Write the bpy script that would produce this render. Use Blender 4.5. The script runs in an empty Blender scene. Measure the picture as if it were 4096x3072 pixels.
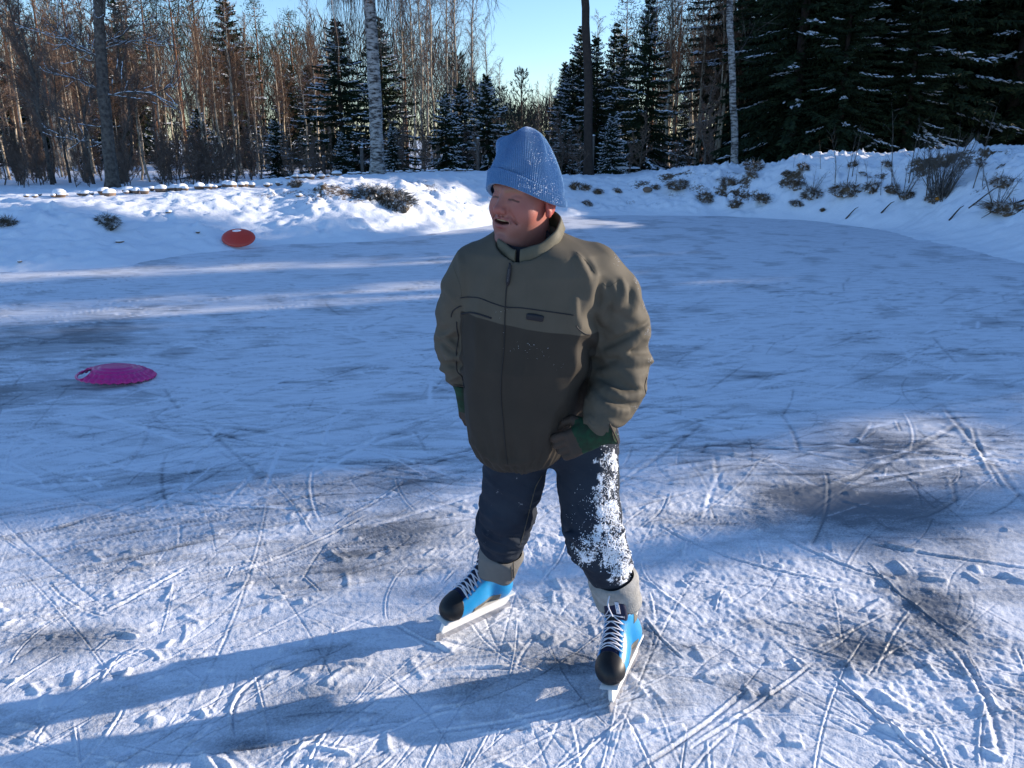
import bpy, math, random, os
import numpy as np
from mathutils import Vector, Matrix
from mathutils.bvhtree import BVHTree

# ---------------------------------------------------------------- camera, sky, sun, exposure
SC = bpy.context.scene
COL = SC.collection
CAMH, PITCH, FPX = 1.85, math.radians(17.0), 800.0
cam = bpy.data.cameras.new("camera"); camo = bpy.data.objects.new("camera", cam); COL.objects.link(camo)
camo.location = (0, 0, CAMH); camo.rotation_euler = (math.radians(90) - PITCH, 0, 0)
cam.sensor_width = 36.0; cam.lens = 36.0 * FPX / 1024.0
cam.clip_start = 0.05; cam.clip_end = 3000
SC.camera = camo

SUN_EL, SUN_AZ = math.radians(13.0), math.radians(16.5)      # azimuth measured from +x towards +y
SUND = np.array([math.cos(SUN_EL) * math.cos(SUN_AZ), math.cos(SUN_EL) * math.sin(SUN_AZ), math.sin(SUN_EL)])
W = bpy.data.worlds.new("World"); SC.world = W; W.use_nodes = True
nt = W.node_tree; nt.nodes.clear()
sky = nt.nodes.new("ShaderNodeTexSky"); sky.sky_type = 'NISHITA'; sky.sun_disc = False
sky.sun_elevation = SUN_EL; sky.sun_rotation = math.radians(90) - SUN_AZ
sky.altitude = 100; sky.air_density = 1.0; sky.dust_density = 0.15; sky.ozone_density = 3.0
hs = nt.nodes.new("ShaderNodeMix"); hs.data_type = 'RGBA'; hs.blend_type = 'MULTIPLY'; hs.inputs[0].default_value = 1.0
hs.inputs[7].default_value = (0.82, 0.88, 1.0, 1)
bgn = nt.nodes.new("ShaderNodeBackground"); bgn.inputs[1].default_value = 0.148
wo = nt.nodes.new("ShaderNodeOutputWorld")
nt.links.new(sky.outputs[0], hs.inputs[6]); nt.links.new(hs.outputs[2], bgn.inputs[0]); nt.links.new(bgn.outputs[0], wo.inputs[0])
sl = bpy.data.lights.new("sun", 'SUN'); sl.energy = 4.5; sl.angle = math.radians(0.6); sl.color = (1.0, 0.86, 0.71)
so = bpy.data.objects.new("sun", sl); COL.objects.link(so); so.location = (30, 10, 20)
so.rotation_euler = Vector(SUND).to_track_quat('Z', 'Y').to_euler()
SC.view_settings.view_transform = 'Standard'; SC.view_settings.look = 'None'
SC.view_settings.exposure = 0.95; SC.view_settings.gamma = 1.0; SC.view_settings.use_curve_mapping = False

rng = np.random.default_rng(7); random.seed(7)
CP, SP = math.cos(PITCH), math.sin(PITCH)
def P(px, py, Y):
    "world point seen at picture position (px,py) at distance Y"
    x = (px - 512) / FPX; yd = (py - 384) / FPX
    f = CP - yd * SP; d = SP + yd * CP
    t = Y / f
    return np.array([x * t, Y, CAMH - d * t])
def G(px, py, z=0.0):
    x = (px - 512) / FPX; yd = (py - 384) / FPX
    f = CP - yd * SP; d = SP + yd * CP
    t = (CAMH - z) / d
    return np.array([x * t, f * t, z])
def XY(px, Y, z=0.3):
    return ((px - 512) / FPX) * (Y * CP + (CAMH - z) * SP), Y

# ---------------------------------------------------------------- numpy noise
def _h(ix, iy, iz, seed):
    n = (ix.astype(np.int64) * 374761393 + iy.astype(np.int64) * 668265263 + iz.astype(np.int64) * 2147483647 + seed * 974634777) & 0xffffffff
    n = ((n ^ (n >> 13)) * 1274126177) & 0xffffffff
    n = ((n ^ (n >> 16)) * 2246822519) & 0xffffffff
    return ((n ^ (n >> 15)) & 0xffffff).astype(np.float32) / 16777215.0
def noise2(x, y, seed=0):
    x = np.asarray(x, np.float64); y = np.asarray(y, np.float64)
    ix = np.floor(x); iy = np.floor(y); fx = x - ix; fy = y - iy
    ix = ix.astype(np.int64); iy = iy.astype(np.int64); z = np.zeros_like(ix)
    fx = fx * fx * (3 - 2 * fx); fy = fy * fy * (3 - 2 * fy)
    a = _h(ix, iy, z, seed); b = _h(ix + 1, iy, z, seed); c = _h(ix, iy + 1, z, seed); d = _h(ix + 1, iy + 1, z, seed)
    return (a * (1 - fx) + b * fx) * (1 - fy) + (c * (1 - fx) + d * fx) * fy * 1.0
def noise3(p, seed=0):
    i = np.floor(p); f = p - i; i = i.astype(np.int64); f = f * f * (3 - 2 * f)
    x, y, z = i[..., 0], i[..., 1], i[..., 2]; fx, fy, fz = f[..., 0], f[..., 1], f[..., 2]
    def L(dz):
        a = _h(x, y, z + dz, seed); b = _h(x + 1, y, z + dz, seed); c = _h(x, y + 1, z + dz, seed); d = _h(x + 1, y + 1, z + dz, seed)
        return (a * (1 - fx) + b * fx) * (1 - fy) + (c * (1 - fx) + d * fx) * fy
    return L(0) * (1 - fz) + L(1) * fz
def fbm2(x, y, o=4, seed=0):
    s = 0; a = .5; 
    for k in range(o):
        c_, s_ = math.cos(.6 + 1.1 * k), math.sin(.6 + 1.1 * k)
        s = s + a * (noise2((x * c_ - y * s_) * 2 ** k + 13.7 * k, (x * s_ + y * c_) * 2 ** k - 7.1 * k, seed + k) - .5); a *= .5
    return s
def sstep(a, b, x):
    t = np.clip((x - a) / (b - a), 0, 1); return t * t * (3 - 2 * t)

# ---------------------------------------------------------------- materials
def mat(name, color=(.5, .5, .5), rough=.7, noise=None, bump=None, spec=.3, metal=0.0, coat=0.0, sheen=0.0, sss=0.0):
    """noise=(scale, amount, color2[, detail]); bump=(scale, strength, distance)"""
    m = bpy.data.materials.new(name); m.use_nodes = True
    t = m.node_tree; b = t.nodes["Principled BSDF"]
    b.inputs["Base Color"].default_value = (*color, 1); b.inputs["Roughness"].default_value = rough
    b.inputs["Specular IOR Level"].default_value = spec; b.inputs["Metallic"].default_value = metal
    b.inputs["Coat Weight"].default_value = coat
    if sheen: b.inputs["Sheen Weight"].default_value = sheen; b.inputs["Sheen Roughness"].default_value = .5
    if sss:
        b.inputs["Subsurface Weight"].default_value = sss; b.inputs["Subsurface Radius"].default_value = (1, .35, .2); b.inputs["Subsurface Scale"].default_value = .012
    tc = t.nodes.new("ShaderNodeTexCoord")
    if noise:
        n = t.nodes.new("ShaderNodeTexNoise"); n.inputs["Scale"].default_value = noise[0]; n.inputs["Detail"].default_value = noise[3] if len(noise) > 3 else 4
        t.links.new(tc.outputs["Object"], n.inputs["Vector"])
        r = t.nodes.new("ShaderNodeMapRange"); r.inputs[1].default_value = .5 - .3 * (1.01 - noise[1]); r.inputs[2].default_value = .5 + .3 * (1.01 - noise[1]); r.name = "range"
        r.inputs[1].default_value = .35; r.inputs[2].default_value = .65; r.inputs[4].default_value = noise[1]
        t.links.new(n.outputs["Fac"], r.inputs[0])
        mx = t.nodes.new("ShaderNodeMix"); mx.data_type = 'RGBA'; mx.name = "colmix"
        mx.inputs[6].default_value = (*color, 1); mx.inputs[7].default_value = (*noise[2], 1)
        t.links.new(r.outputs[0], mx.inputs[0]); t.links.new(mx.outputs[2], b.inputs["Base Color"])
    if bump:
        n2 = t.nodes.new("ShaderNodeTexNoise"); n2.inputs["Scale"].default_value = bump[0]; n2.inputs["Detail"].default_value = 5
        t.links.new(tc.outputs["Object"], n2.inputs["Vector"])
        bp = t.nodes.new("ShaderNodeBump"); bp.inputs["Strength"].default_value = bump[1]; bp.inputs["Distance"].default_value = bump[2]
        t.links.new(n2.outputs["Fac"], bp.inputs["Height"]); t.links.new(bp.outputs[0], b.inputs["Normal"])
    return m

# ---------------------------------------------------------------- mesh building
def mesh_from(name, V, faces, mats=(), smooth=True, mi=None):
    V = np.ascontiguousarray(V, np.float32)
    me = bpy.data.meshes.new(name)
    if isinstance(faces, np.ndarray): faces = [faces]
    faces = [np.asarray(f, np.int32) for f in faces if len(f)]
    nl = sum(f.size for f in faces); nf = sum(len(f) for f in faces)
    me.vertices.add(len(V)); me.vertices.foreach_set("co", V.ravel())
    me.loops.add(nl); me.polygons.add(nf)
    me.loops.foreach_set("vertex_index", np.concatenate([f.ravel() for f in faces]).astype(np.int32))
    tot = np.concatenate([np.full(len(f), f.shape[1], np.int32) for f in faces])
    st = np.concatenate([[0], np.cumsum(tot)[:-1]]).astype(np.int32)
    me.polygons.foreach_set("loop_start", st); me.polygons.foreach_set("loop_total", tot)
    me.polygons.foreach_set("use_smooth", np.full(nf, bool(smooth)))
    for m in mats: me.materials.append(m)
    if mi is not None: me.polygons.foreach_set("material_index", np.asarray(mi, np.int32))
    me.update(calc_edges=True); me.validate()
    return me
def link(name, me, parent=None, loc=None):
    o = bpy.data.objects.new(name, me); COL.objects.link(o)
    if parent is not None: o.parent = parent
    if loc is not None: o.location = loc
    return o
def obj(name, V, faces, mats, parent=None, org=(0, 0, 0), smooth=True, mi=None):
    if not isinstance(mats, (list, tuple)): mats = [mats]
    me = mesh_from(name, np.asarray(V) - np.asarray(org), faces, mats, smooth, mi)
    o = link(name, me, parent)
    if parent is None: o.location = org
    return o
def tag(o, label=None, cat=None, group=None, kind=None):
    if label: o['label'] = label
    if cat: o['category'] = cat
    if group: o['group'] = group
    if kind: o['kind'] = kind
    return o
def empty(name, loc, label, cat, group=None, rz=0):
    o = bpy.data.objects.new(name, None); COL.objects.link(o); o.location = loc; o.rotation_euler = (0, 0, rz)
    return tag(o, label, cat, group)
def copy_tree(o, parent=None):
    c = o.copy(); COL.objects.link(c); c.parent = parent
    for ch in o.children: copy_tree(ch, c)
    return c
def attr(o, name, vals):
    a = o.data.attributes.new(name, 'FLOAT', 'POINT'); a.data.foreach_set("value", np.asarray(vals, np.float32))

class MB:
    def __init__(s): s.V = []; s.Q = []; s.T = []; s.n = 0
    def add(s, V, Q=None, T=None):
        V = np.asarray(V, np.float32).reshape(-1, 3)
        if Q is not None and len(Q): s.Q.append(np.asarray(Q, np.int32).reshape(-1, 4) + s.n)
        if T is not None and len(T): s.T.append(np.asarray(T, np.int32).reshape(-1, 3) + s.n)
        s.V.append(V); s.n += len(V)
    def tube(s, pts, rad, n=6, cap=True, flat=1.0):
        pts = np.asarray(pts, float); m = len(pts); rad = np.broadcast_to(np.asarray(rad, float), (m,))
        tan = np.gradient(pts, axis=0); tan /= np.linalg.norm(tan, axis=1)[:, None] + 1e-9
        ref = np.array([0, 0, 1.0]) if abs(tan[0][2]) < .9 else np.array([1.0, 0, 0])
        u = np.cross(tan, ref); u /= np.linalg.norm(u, axis=1)[:, None] + 1e-9
        w = np.cross(tan, u)
        a = np.arange(n) * 2 * math.pi / n
        ring = pts[:, None, :] + rad[:, None, None] * (np.cos(a)[None, :, None] * u[:, None, :] + flat * np.sin(a)[None, :, None] * w[:, None, :])
        i = np.arange(m - 1)[:, None] * n; j = np.arange(n)[None, :]; j2 = (j + 1) % n
        Q = np.stack([i + j, i + n + j, i + n + j2, i + j2], -1).reshape(-1, 4)
        T = None
        if cap:
            V = np.concatenate([ring.reshape(-1, 3), pts[:1], pts[-1:]])
            k = np.arange(n); c0 = m * n; c1 = c0 + 1
            T = np.concatenate([np.stack([k * 0 + c0, k, (k + 1) % n], 1), np.stack([k * 0 + c1, (m - 1) * n + (k + 1) % n, (m - 1) * n + k], 1)])
        else: V = ring.reshape(-1, 3)
        s.add(V, Q, T)
    def box(s, c, size, R=None):
        v = np.array([[x, y, z] for x in (-.5, .5) for y in (-.5, .5) for z in (-.5, .5)]) * np.asarray(size)
        if R is not None: v = v @ np.asarray(R).T
        s.add(v + np.asarray(c), [[0, 1, 3, 2], [4, 6, 7, 5], [0, 4, 5, 1], [2, 3, 7, 6], [0, 2, 6, 4], [1, 5, 7, 3]])
    def mesh(s, name, mats, smooth=True):
        return mesh_from(name, np.concatenate(s.V), [np.concatenate(x) for x in (s.Q, s.T) if x], mats if isinstance(mats, (list, tuple)) else [mats], smooth)
    def obj(s, name, mats, parent=None, org=(0, 0, 0), smooth=True):
        return obj(name, np.concatenate(s.V), [np.concatenate(x) for x in (s.Q, s.T) if x], mats, parent, org, smooth)
def revolve(prof, seg=24, fn=None):
    "prof: list of (r,z)"
    prof = np.asarray(prof, float); m = len(prof)
    a = np.arange(seg) * 2 * math.pi / seg
    V = np.stack([prof[:, 0][:, None] * np.cos(a), prof[:, 0][:, None] * np.sin(a), np.repeat(prof[:, 1][:, None], seg, 1)], -1).reshape(-1, 3)
    i = np.arange(m - 1)[:, None] * seg; j = np.arange(seg)[None, :]; j2 = (j + 1) % seg
    return V, np.stack([i + j, i + j2, i + seg + j2, i + seg + j], -1).reshape(-1, 4)

# ---------------------------------------------------------------- signed distance sculpting
def grid(lo, hi, h):
    lo = np.asarray(lo, float); hi = np.asarray(hi, float)
    n = np.ceil((hi - lo) / h).astype(int) + 1
    ax = [lo[k] + h * np.arange(n[k]) for k in range(3)]
    X, Y, Z = np.meshgrid(*ax, indexing='ij')
    return np.stack([X, Y, Z], -1).astype(np.float32)
def smin(a, b, k):
    h = np.clip(.5 + .5 * (b - a) / k, 0, 1)
    return b * (1 - h) + a * h - k * h * (1 - h)
def smax(a, b, k): return -smin(-a, -b, k)
def ell(p, c, r, R=None):
    q = p - np.asarray(c, np.float32)
    if R is not None: q = q @ np.asarray(R, np.float32)
    r = np.asarray(r, np.float32)
    k0 = np.sqrt(((q / r) ** 2).sum(-1)); k1 = np.sqrt(((q / (r * r)) ** 2).sum(-1)) + 1e-6
    return k0 * (k0 - 1) / k1
def cone(p, a, b, ra, rb, sc=None):
    a = np.asarray(a, np.float32); b = np.asarray(b, np.float32)
    q = p
    if sc is not None:
        sc = np.asarray(sc, np.float32); q = p / sc; a = a / sc; b = b / sc
    ab = b - a; t = np.clip(((q - a) @ ab) / (ab @ ab + 1e-9), 0, 1)
    return np.sqrt(((q - a - t[..., None] * ab) ** 2).sum(-1)) - (ra + (rb - ra) * t)
def chain(p, pts, rs, k=.02):
    d = None
    for i in range(len(pts) - 1):
        e = cone(p, pts[i], pts[i + 1], rs[i], rs[i + 1]); d = e if d is None else smin(d, e, k)
    return d
def rbox(p, c, half, r, R=None):
    q = p - np.asarray(c, np.float32)
    if R is not None: q = q @ np.asarray(R, np.float32)
    q = np.abs(q) - (np.asarray(half, np.float32) - r)
    return np.sqrt((np.maximum(q, 0) ** 2).sum(-1)) + np.minimum(q.max(-1), 0) - r
def nets(vol, lo, h):
    "surface nets -> V, Q (outward facing)"
    s = vol < 0
    nx, ny, nz = vol.shape
    c = (nx - 1, ny - 1, nz - 1)
    acc = np.zeros(c + (3,), np.float32); cnt = np.zeros(c, np.float32)
    base = [slice(0, -1)] * 3
    for ax in range(3):
        A = [slice(None)] * 3; B = [slice(None)] * 3; A[ax] = slice(0, -1); B[ax] = slice(1, None)
        va = vol[tuple(A)]; vb = vol[tuple(B)]
        cr = (va < 0) != (vb < 0)
        t = np.where(cr, va / np.where(cr, va - vb, 1), 0).astype(np.float32)
        o1, o2 = [k for k in range(3) if k != ax]
        for d1 in (0, 1):
            for d2 in (0, 1):
                S = [slice(None)] * 3
                S[o1] = slice(d1, vol.shape[o1] - 1 + d1); S[o2] = slice(d2, vol.shape[o2] - 1 + d2)
                S = tuple(S); m = cr[S].astype(np.float32)
                cnt += m; acc[..., ax] += t[S] * m
                if d1: acc[..., o1] += m
                if d2: acc[..., o2] += m
    act = cnt > 0
    idx = np.full(c, -1, np.int32); idx[act] = np.arange(act.sum())
    ijk = np.argwhere(act)
    V = (ijk + acc[act] / cnt[act][:, None]) * h + np.asarray(lo)
    Q = []
    for ax in range(3):
        A = [slice(None)] * 3; B = [slice(None)] * 3; A[ax] = slice(0, -1); B[ax] = slice(1, None)
        sa = s[tuple(A)]; sb = s[tuple(B)]
        o1, o2 = [(1, 2), (2, 0), (0, 1)][ax]
        cr = np.argwhere(sa != sb)
        ok = (cr[:, o1] > 0) & (cr[:, o2] > 0) & (cr[:, o1] < vol.shape[o1] - 1) & (cr[:, o2] < vol.shape[o2] - 1)
        cr = cr[ok]
        if not len(cr): continue
        ins = s[tuple(cr.T)]
        def at(d1, d2):
            q = cr.copy(); q[:, o1] -= d1; q[:, o2] -= d2
            return idx[q[:, 0], q[:, 1], q[:, 2]]
        q = np.stack([at(1, 1), at(0, 1), at(0, 0), at(1, 0)], 1)
        q[~ins] = q[~ins][:, ::-1]
        Q.append(q)
    return V, np.concatenate(Q)
def sdf_mesh(fn, lo, hi, h):
    g = grid(lo, hi, h); return nets(fn(g), lo, h)
def bvh(V, Q): return BVHTree.FromPolygons([tuple(v) for v in V], [tuple(int(i) for i in q) for q in Q])
def hit(tree, px, py, lift=0.0):
    "first surface point seen at (px,py)"
    d = Vector(P(px, py, 1.0)) - Vector((0, 0, CAMH)); d.normalize()
    l, n, i, dist = tree.ray_cast(Vector((0, 0, CAMH)), d)
    if l is None: return None
    return np.array(l + n * lift)
def near(tree, p, lift=0.0):
    l, n, i, dist = tree.find_nearest(Vector(p)); return np.array(l + n * lift)
def smooth_path(pts, n=8):
    pts = np.asarray(pts, float); out = []
    q = np.concatenate([[2 * pts[0] - pts[1]], pts, [2 * pts[-1] - pts[-2]]])
    for i in range(1, len(q) - 2):
        for t in np.linspace(0, 1, n, endpoint=False):
            a, b, c, d = q[i - 1], q[i], q[i + 1], q[i + 2]
            out.append(.5 * ((2 * b) + (-a + c) * t + (2 * a - 5 * b + 4 * c - d) * t * t + (-a + 3 * b - 3 * c + d) * t ** 3))
    out.append(pts[-1]); return np.array(out)
# ---------------------------------------------------------------- terrain
SHORE = np.array([  # x, y, crest height, slope width
    (-60, 2, .8, 5), (-30, 5, .6, 4), (-14, 9.0, .62, 4), (-7.4, 11.4, .72, 3.8), (-5.9, 12.1, .74, 3.6), (-5.3, 13.6, .76, 3.2), (-4.2, 14.7, .8, 3.2),
    (-2.6, 15.2, .88, 3.2), (-0.8, 17.6, .98, 3.0), (.6, 20.0, .95, 3.0), (3.0, 20.7, .80, 3.0), (5.2, 20.5, 1.05, 2.6), (6.9, 19.6, 1.38, 2.4),
    (8.5, 17.3, 1.60, 2.3), (8.7, 13.5, 1.72, 2.8), (9.2, 9.5, 1.3, 3.0), (10.5, 3, .6, 3), (11.5, -8, .4, 3), (14, -40, .4, 3)], float)
def shore_info(x, y):
    "signed distance outwards, crest height, slope width"
    best = np.full(x.shape, 1e9); sg = np.ones(x.shape); hc = np.zeros(x.shape); sw = np.ones(x.shape)
    for i in range(len(SHORE) - 1):
        a = SHORE[i, :2]; b = SHORE[i + 1, :2]; ab = b - a
        t = np.clip(((x - a[0]) * ab[0] + (y - a[1]) * ab[1]) / (ab @ ab), 0, 1)
        dx = x - a[0] - t * ab[0]; dy = y - a[1] - t * ab[1]; d = np.hypot(dx, dy)
        m = d < best
        side = ab[0] * (y - a[1]) - ab[1] * (x - a[0])
        best = np.where(m, d, best); sg = np.where(m, np.sign(side), sg)
        hc = np.where(m, SHORE[i, 2] * (1 - t) + SHORE[i + 1, 2] * t, hc); sw = np.where(m, SHORE[i, 3] * (1 - t) + SHORE[i + 1, 3] * t, sw)
    return best * sg, hc, sw
def terrain(x, y):
    x = np.asarray(x, float); y = np.asarray(y, float)
    d, hc, sw = shore_info(x, y)
    d = d + .35 * fbm2(x * .9, y * .9, 3, 5)
    right = sstep(3.0, 6.0, x)
    up = sstep(-.15, 1, d / sw) ** .85
    z = -.10 + (hc + .10) * up
    # land behind the crest falls back to the field
    back = sstep(1.0, 1.0 + 6.0, (d - sw) / 1.4)
    fld = .25 + .25 * sstep(-4, -12, x) * sstep(40, 20, y)
    z = z + (fld - hc) * back * (d > 0)
    am = sstep(-.2, .8, d)
    flat = 1 - .75 * sstep(.7, 1.3, d / sw) * (1 - right)
    lump = np.abs(fbm2(x * 1.9, y * 1.9, 4, 11)) * .9 + fbm2(x * .7, y * .7, 2, 17)
    z = z + am * flat * (.16 + .16 * right) * lump
    ch = np.maximum(0, fbm2(x * 5.5, y * 5.5, 3, 31)) 
    z = z + am * flat * (.10 + .16 * right) * ch
    cl = np.maximum(0, fbm2(x * 3.3 + 40, y * 3.3, 2, 37) + .02) * np.maximum(0, fbm2(x * 8.5, y * 8.5, 2, 36) + .08)
    z = z + am * (.35 + .65 * flat) * (1.3 + .9 * right) * cl
    z = z + am * flat * .07 * fbm2(x * 12, y * 12, 3, 35)
    z = z + .05 * sstep(-2.6, -.6, d) * sstep(5, 8, x) * (np.maximum(0, fbm2(x * 2.6, y * 2.6, 4, 91)) * 2.2) + .05 * sstep(5, 8, x) * sstep(-2.4, -1, d) * fbm2(x * 7, y * 7, 3, 92)
    # low shelf of snow at the foot of the right bank
    z = z + .22 * sstep(7.0, 8.6, x) * sstep(-2.2, .3, d) * (1 - up)
    return z
def axis(dense_lo, dense_hi, step, lo, hi):
    a = list(np.arange(dense_lo, dense_hi, step)); s = step; v = dense_lo
    while v > lo: s *= 1.25; v -= s; a.insert(0, v)
    s = step; v = dense_hi
    while v < hi: s *= 1.25; a.append(v); v += s
    a.append(hi); return np.array(a)
def grid_mesh(X, Y, Z):
    n, m = X.shape
    V = np.stack([X, Y, Z], -1).reshape(-1, 3)
    i = np.arange(n - 1)[:, None] * m; j = np.arange(m - 1)[None, :]
    return V, np.stack([i + j, i + j + 1, i + m + j + 1, i + m + j], -1).reshape(-1, 4)

def snow_mat(name, col=(.80, .84, .90), fine=60, bs=.35):
    m = mat(name, col, rough=.75, spec=.15, bump=(fine, bs, .01))
    t = m.node_tree; b = t.nodes["Principled BSDF"]
    return m
M_SNOW = snow_mat("snow", bs=.5)
# snow with earth and dead grass showing where the 'soil' attribute is high
m = snow_mat("bank_snow", fine=25, bs=.7); t = m.node_tree; b = t.nodes["Principled BSDF"]
at_ = t.nodes.new("ShaderNodeAttribute"); at_.attribute_name = "soil"
n1 = t.nodes.new("ShaderNodeTexNoise"); n1.inputs["Scale"].default_value = 11; n1.inputs["Detail"].default_value = 9; n1.inputs["Roughness"].default_value = .82
tc = t.nodes.new("ShaderNodeTexCoord"); t.links.new(tc.outputs["Object"], n1.inputs["Vector"])
ad = t.nodes.new("ShaderNodeMath"); ad.operation = 'ADD'; t.links.new(at_.outputs["Fac"], ad.inputs[0]); t.links.new(n1.outputs["Fac"], ad.inputs[1])
mr = t.nodes.new("ShaderNodeMapRange"); mr.inputs[1].default_value = 1.02; mr.inputs[2].default_value = 1.10; t.links.new(ad.outputs[0], mr.inputs[0])
n2 = t.nodes.new("ShaderNodeTexNoise"); n2.inputs["Scale"].default_value = 30; t.links.new(tc.outputs["Object"], n2.inputs["Vector"])
sc_ = t.nodes.new("ShaderNodeMix"); sc_.data_type = 'RGBA'; sc_.inputs[6].default_value = (.055, .035, .022, 1); sc_.inputs[7].default_value = (.14, .095, .055, 1)
t.links.new(n2.outputs["Fac"], sc_.inputs[0])
mx = t.nodes.new("ShaderNodeMix"); mx.data_type = 'RGBA'; mx.inputs[6].default_value = (.80, .84, .90, 1)
t.links.new(mr.outputs[0], mx.inputs[0]); t.links.new(sc_.outputs[2], mx.inputs[7]); t.links.new(mx.outputs[2], b.inputs["Base Color"])
M_BANK = m

ax_ = axis(-16, 16, .055, -900, 900); ay_ = axis(8.8, 25, .055, -500, 1500)
X, Y = np.meshgrid(ax_, ay_)
Z = terrain(X, Y)
far = sstep(60, 400, np.hypot(X, Y)); Z = Z * (1 - far) + .3 * far
V, Q = grid_mesh(X, Y, Z)
gr = obj("snowy_ground", V, Q, M_BANK); tag(gr, "snow covered ground and banks around the ice", kind='structure')
d, hc, sw = shore_info(X, Y)
rel = d / sw
soil = .41 * sstep(.5, 3, X) * sstep(.05, .35, rel) * sstep(1.25, .8, rel) * (X < 30)
soil += np.maximum(0, fbm2(X * 1.5, Y * 1.5, 3, 77)) * 1.1 * sstep(1.0, 4, X) * sstep(.1, .35, rel) * sstep(1.1, .8, rel)
lf = sstep(1.0, -1.0, X) * sstep(.25, .4, rel) * sstep(1.1, .8, rel)
soil += lf * (.32 + np.maximum(0, fbm2(X * .8, Y * .8, 3, 78)) * .9)
soil += .7 * sstep(28, 40, np.hypot(X, Y)) * 0
attr(gr, "soil", soil.ravel())
def gz(x, y): return float(terrain(np.array([x]), np.array([y]))[0])

# ---------------------------------------------------------------- ice
def ice_relief(X, Y):
    return .012 * fbm2(X * .8, Y * .8, 2, 3)
ys = [-6, -3, -1, 0, .6, 1.0, 1.3, 1.5, 1.6]
y = 1.68
while y < 24: ys.append(y); y += min(max(y * y / (CAMH * FPX) * 1.0, .0028), .11)
ys = np.array(ys)
us = np.concatenate([-np.geomspace(8, .83, 26), np.linspace(-.80, .80, 1060), np.geomspace(.83, 8, 26)])
YY, UU = np.meshgrid(ys, us, indexing='ij')
XX = UU * np.maximum(YY, 1.2)
hgt = ice_relief(XX, YY)
icea = np.zeros(XX.shape, np.float32)
nearw = sstep(9, 3.5, YY)
# crusty snow texture
n1 = fbm2(XX * 2.2 + .3, YY * 2.2, 4, 41)
n2 = fbm2(XX * 14, YY * 14, 3, 43)
n3 = fbm2(XX * 55, YY * 55, 3, 47)
rot = math.radians(28); xr = XX * math.cos(rot) + YY * math.sin(rot); yr = -XX * math.sin(rot) + YY * math.cos(rot)
n4 = fbm2(xr * 2.2, yr * 16, 4, 53)
rough_zone = sstep(-.12, .18, fbm2(XX * .9 + 4, YY * .9, 3, 59)) 
wl = sstep(6.0, 3.6, YY - .28 * XX)
hgt += (.005 + .015 * rough_zone * wl) * np.maximum(n2, -.05) * sstep(9, 6, YY) + .0080 * n3 * sstep(5.2, 3.4, YY) * (.6 + .6 * rough_zone) + .003 * n4 + .022 * n1 * wl
# lumps of kicked-up snow
nl = noise2(XX * 9, YY * 9, 61) * noise2(XX * 23, YY * 23, 62)
hgt += .014 * sstep(.60, .98, nl) * wl
icea += (.18 + .02 * sstep(4, 5.5, YY)) * sstep(.02, .25, n1) + .25 * np.maximum(0, n4)
def blob(px, py, rx, ry, amt):
    global icea
    g = G(px, py); icea += amt * np.exp(-(((XX - g[0]) / rx) ** 2 + ((YY - g[1]) / ry) ** 2))
for b_ in [(880, 510, .55, .45, .55), (905, 455, .5, .5, .42), (930, 610, .16, .32, .6), (860, 650, .2, .14, .5), (350, 560, .45, .25, .38), (420, 530, .3, .2, .32), (40, 345, 1.1, .5, .30), (5, 395, .5, .4, .35),  # widest right-hand patches and their neighbour paint broken tree shade into the colour
           (95, 325, .5, .7, .30), (60, 640, .25, .12, .45), (300, 705, .2, .10, .42), (245, 745, .12, .06, .55), (560, 660, .2, .12, .35), (690, 520, .35, .12, .3), (820, 500, .3, .15, .35), (380, 480, .4, .2, .3),
           (1000, 590, .2, .1, .3), (760, 700, .12, .1, .3), (170, 480, .5, .15, .25), (640, 640, .08, .15, .3), (480, 690, .2, .08, .3)]: blob(*b_)
# skate cuts
def cut(x0, y0, th, L, k, w, dep, rid, ic):
    global hgt, icea
    mx_ = L / 2 + 8 * w + .05
    r0, r1 = np.searchsorted(ys, [y0 - mx_, y0 + mx_])
    if r1 - r0 < 2: return
    ymid = max(y0, 1.2); ulo = min((x0 - mx_) / max(y0 - mx_, 1.2), (x0 - mx_) / max(y0 + mx_, 1.2)); uhi = max((x0 + mx_) / max(y0 - mx_, 1.2), (x0 + mx_) / max(y0 + mx_, 1.2))
    c0, c1 = np.searchsorted(us, [ulo, uhi])
    if c1 - c0 < 2: return
    S = (slice(r0, r1), slice(c0, c1))
    dx = XX[S] - x0; dy = YY[S] - y0
    c, s_ = math.cos(th), math.sin(th)
    a = dx * c + dy * s_; q = -dx * s_ + dy * c - k * a * a / 2
    near_ = (np.abs(q) < 5 * w) & (np.abs(a) < L / 2)
    if not near_.any(): return
    f = np.where(near_, np.clip((1 - (2 * a / L) ** 2) * 2.5, 0, 1), 0)
    e = np.exp(-(q / w) ** 2)
    hgt[S] += f * (-dep * e + rid * np.exp(-((q - 1.9 * w) / (1.1 * w)) ** 2) + .4 * rid * np.exp(-((q + 1.9 * w) / (w)) ** 2))
    icea[S] += (f * e * ic).astype(np.float32)
R = np.random.default_rng(21)
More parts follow.
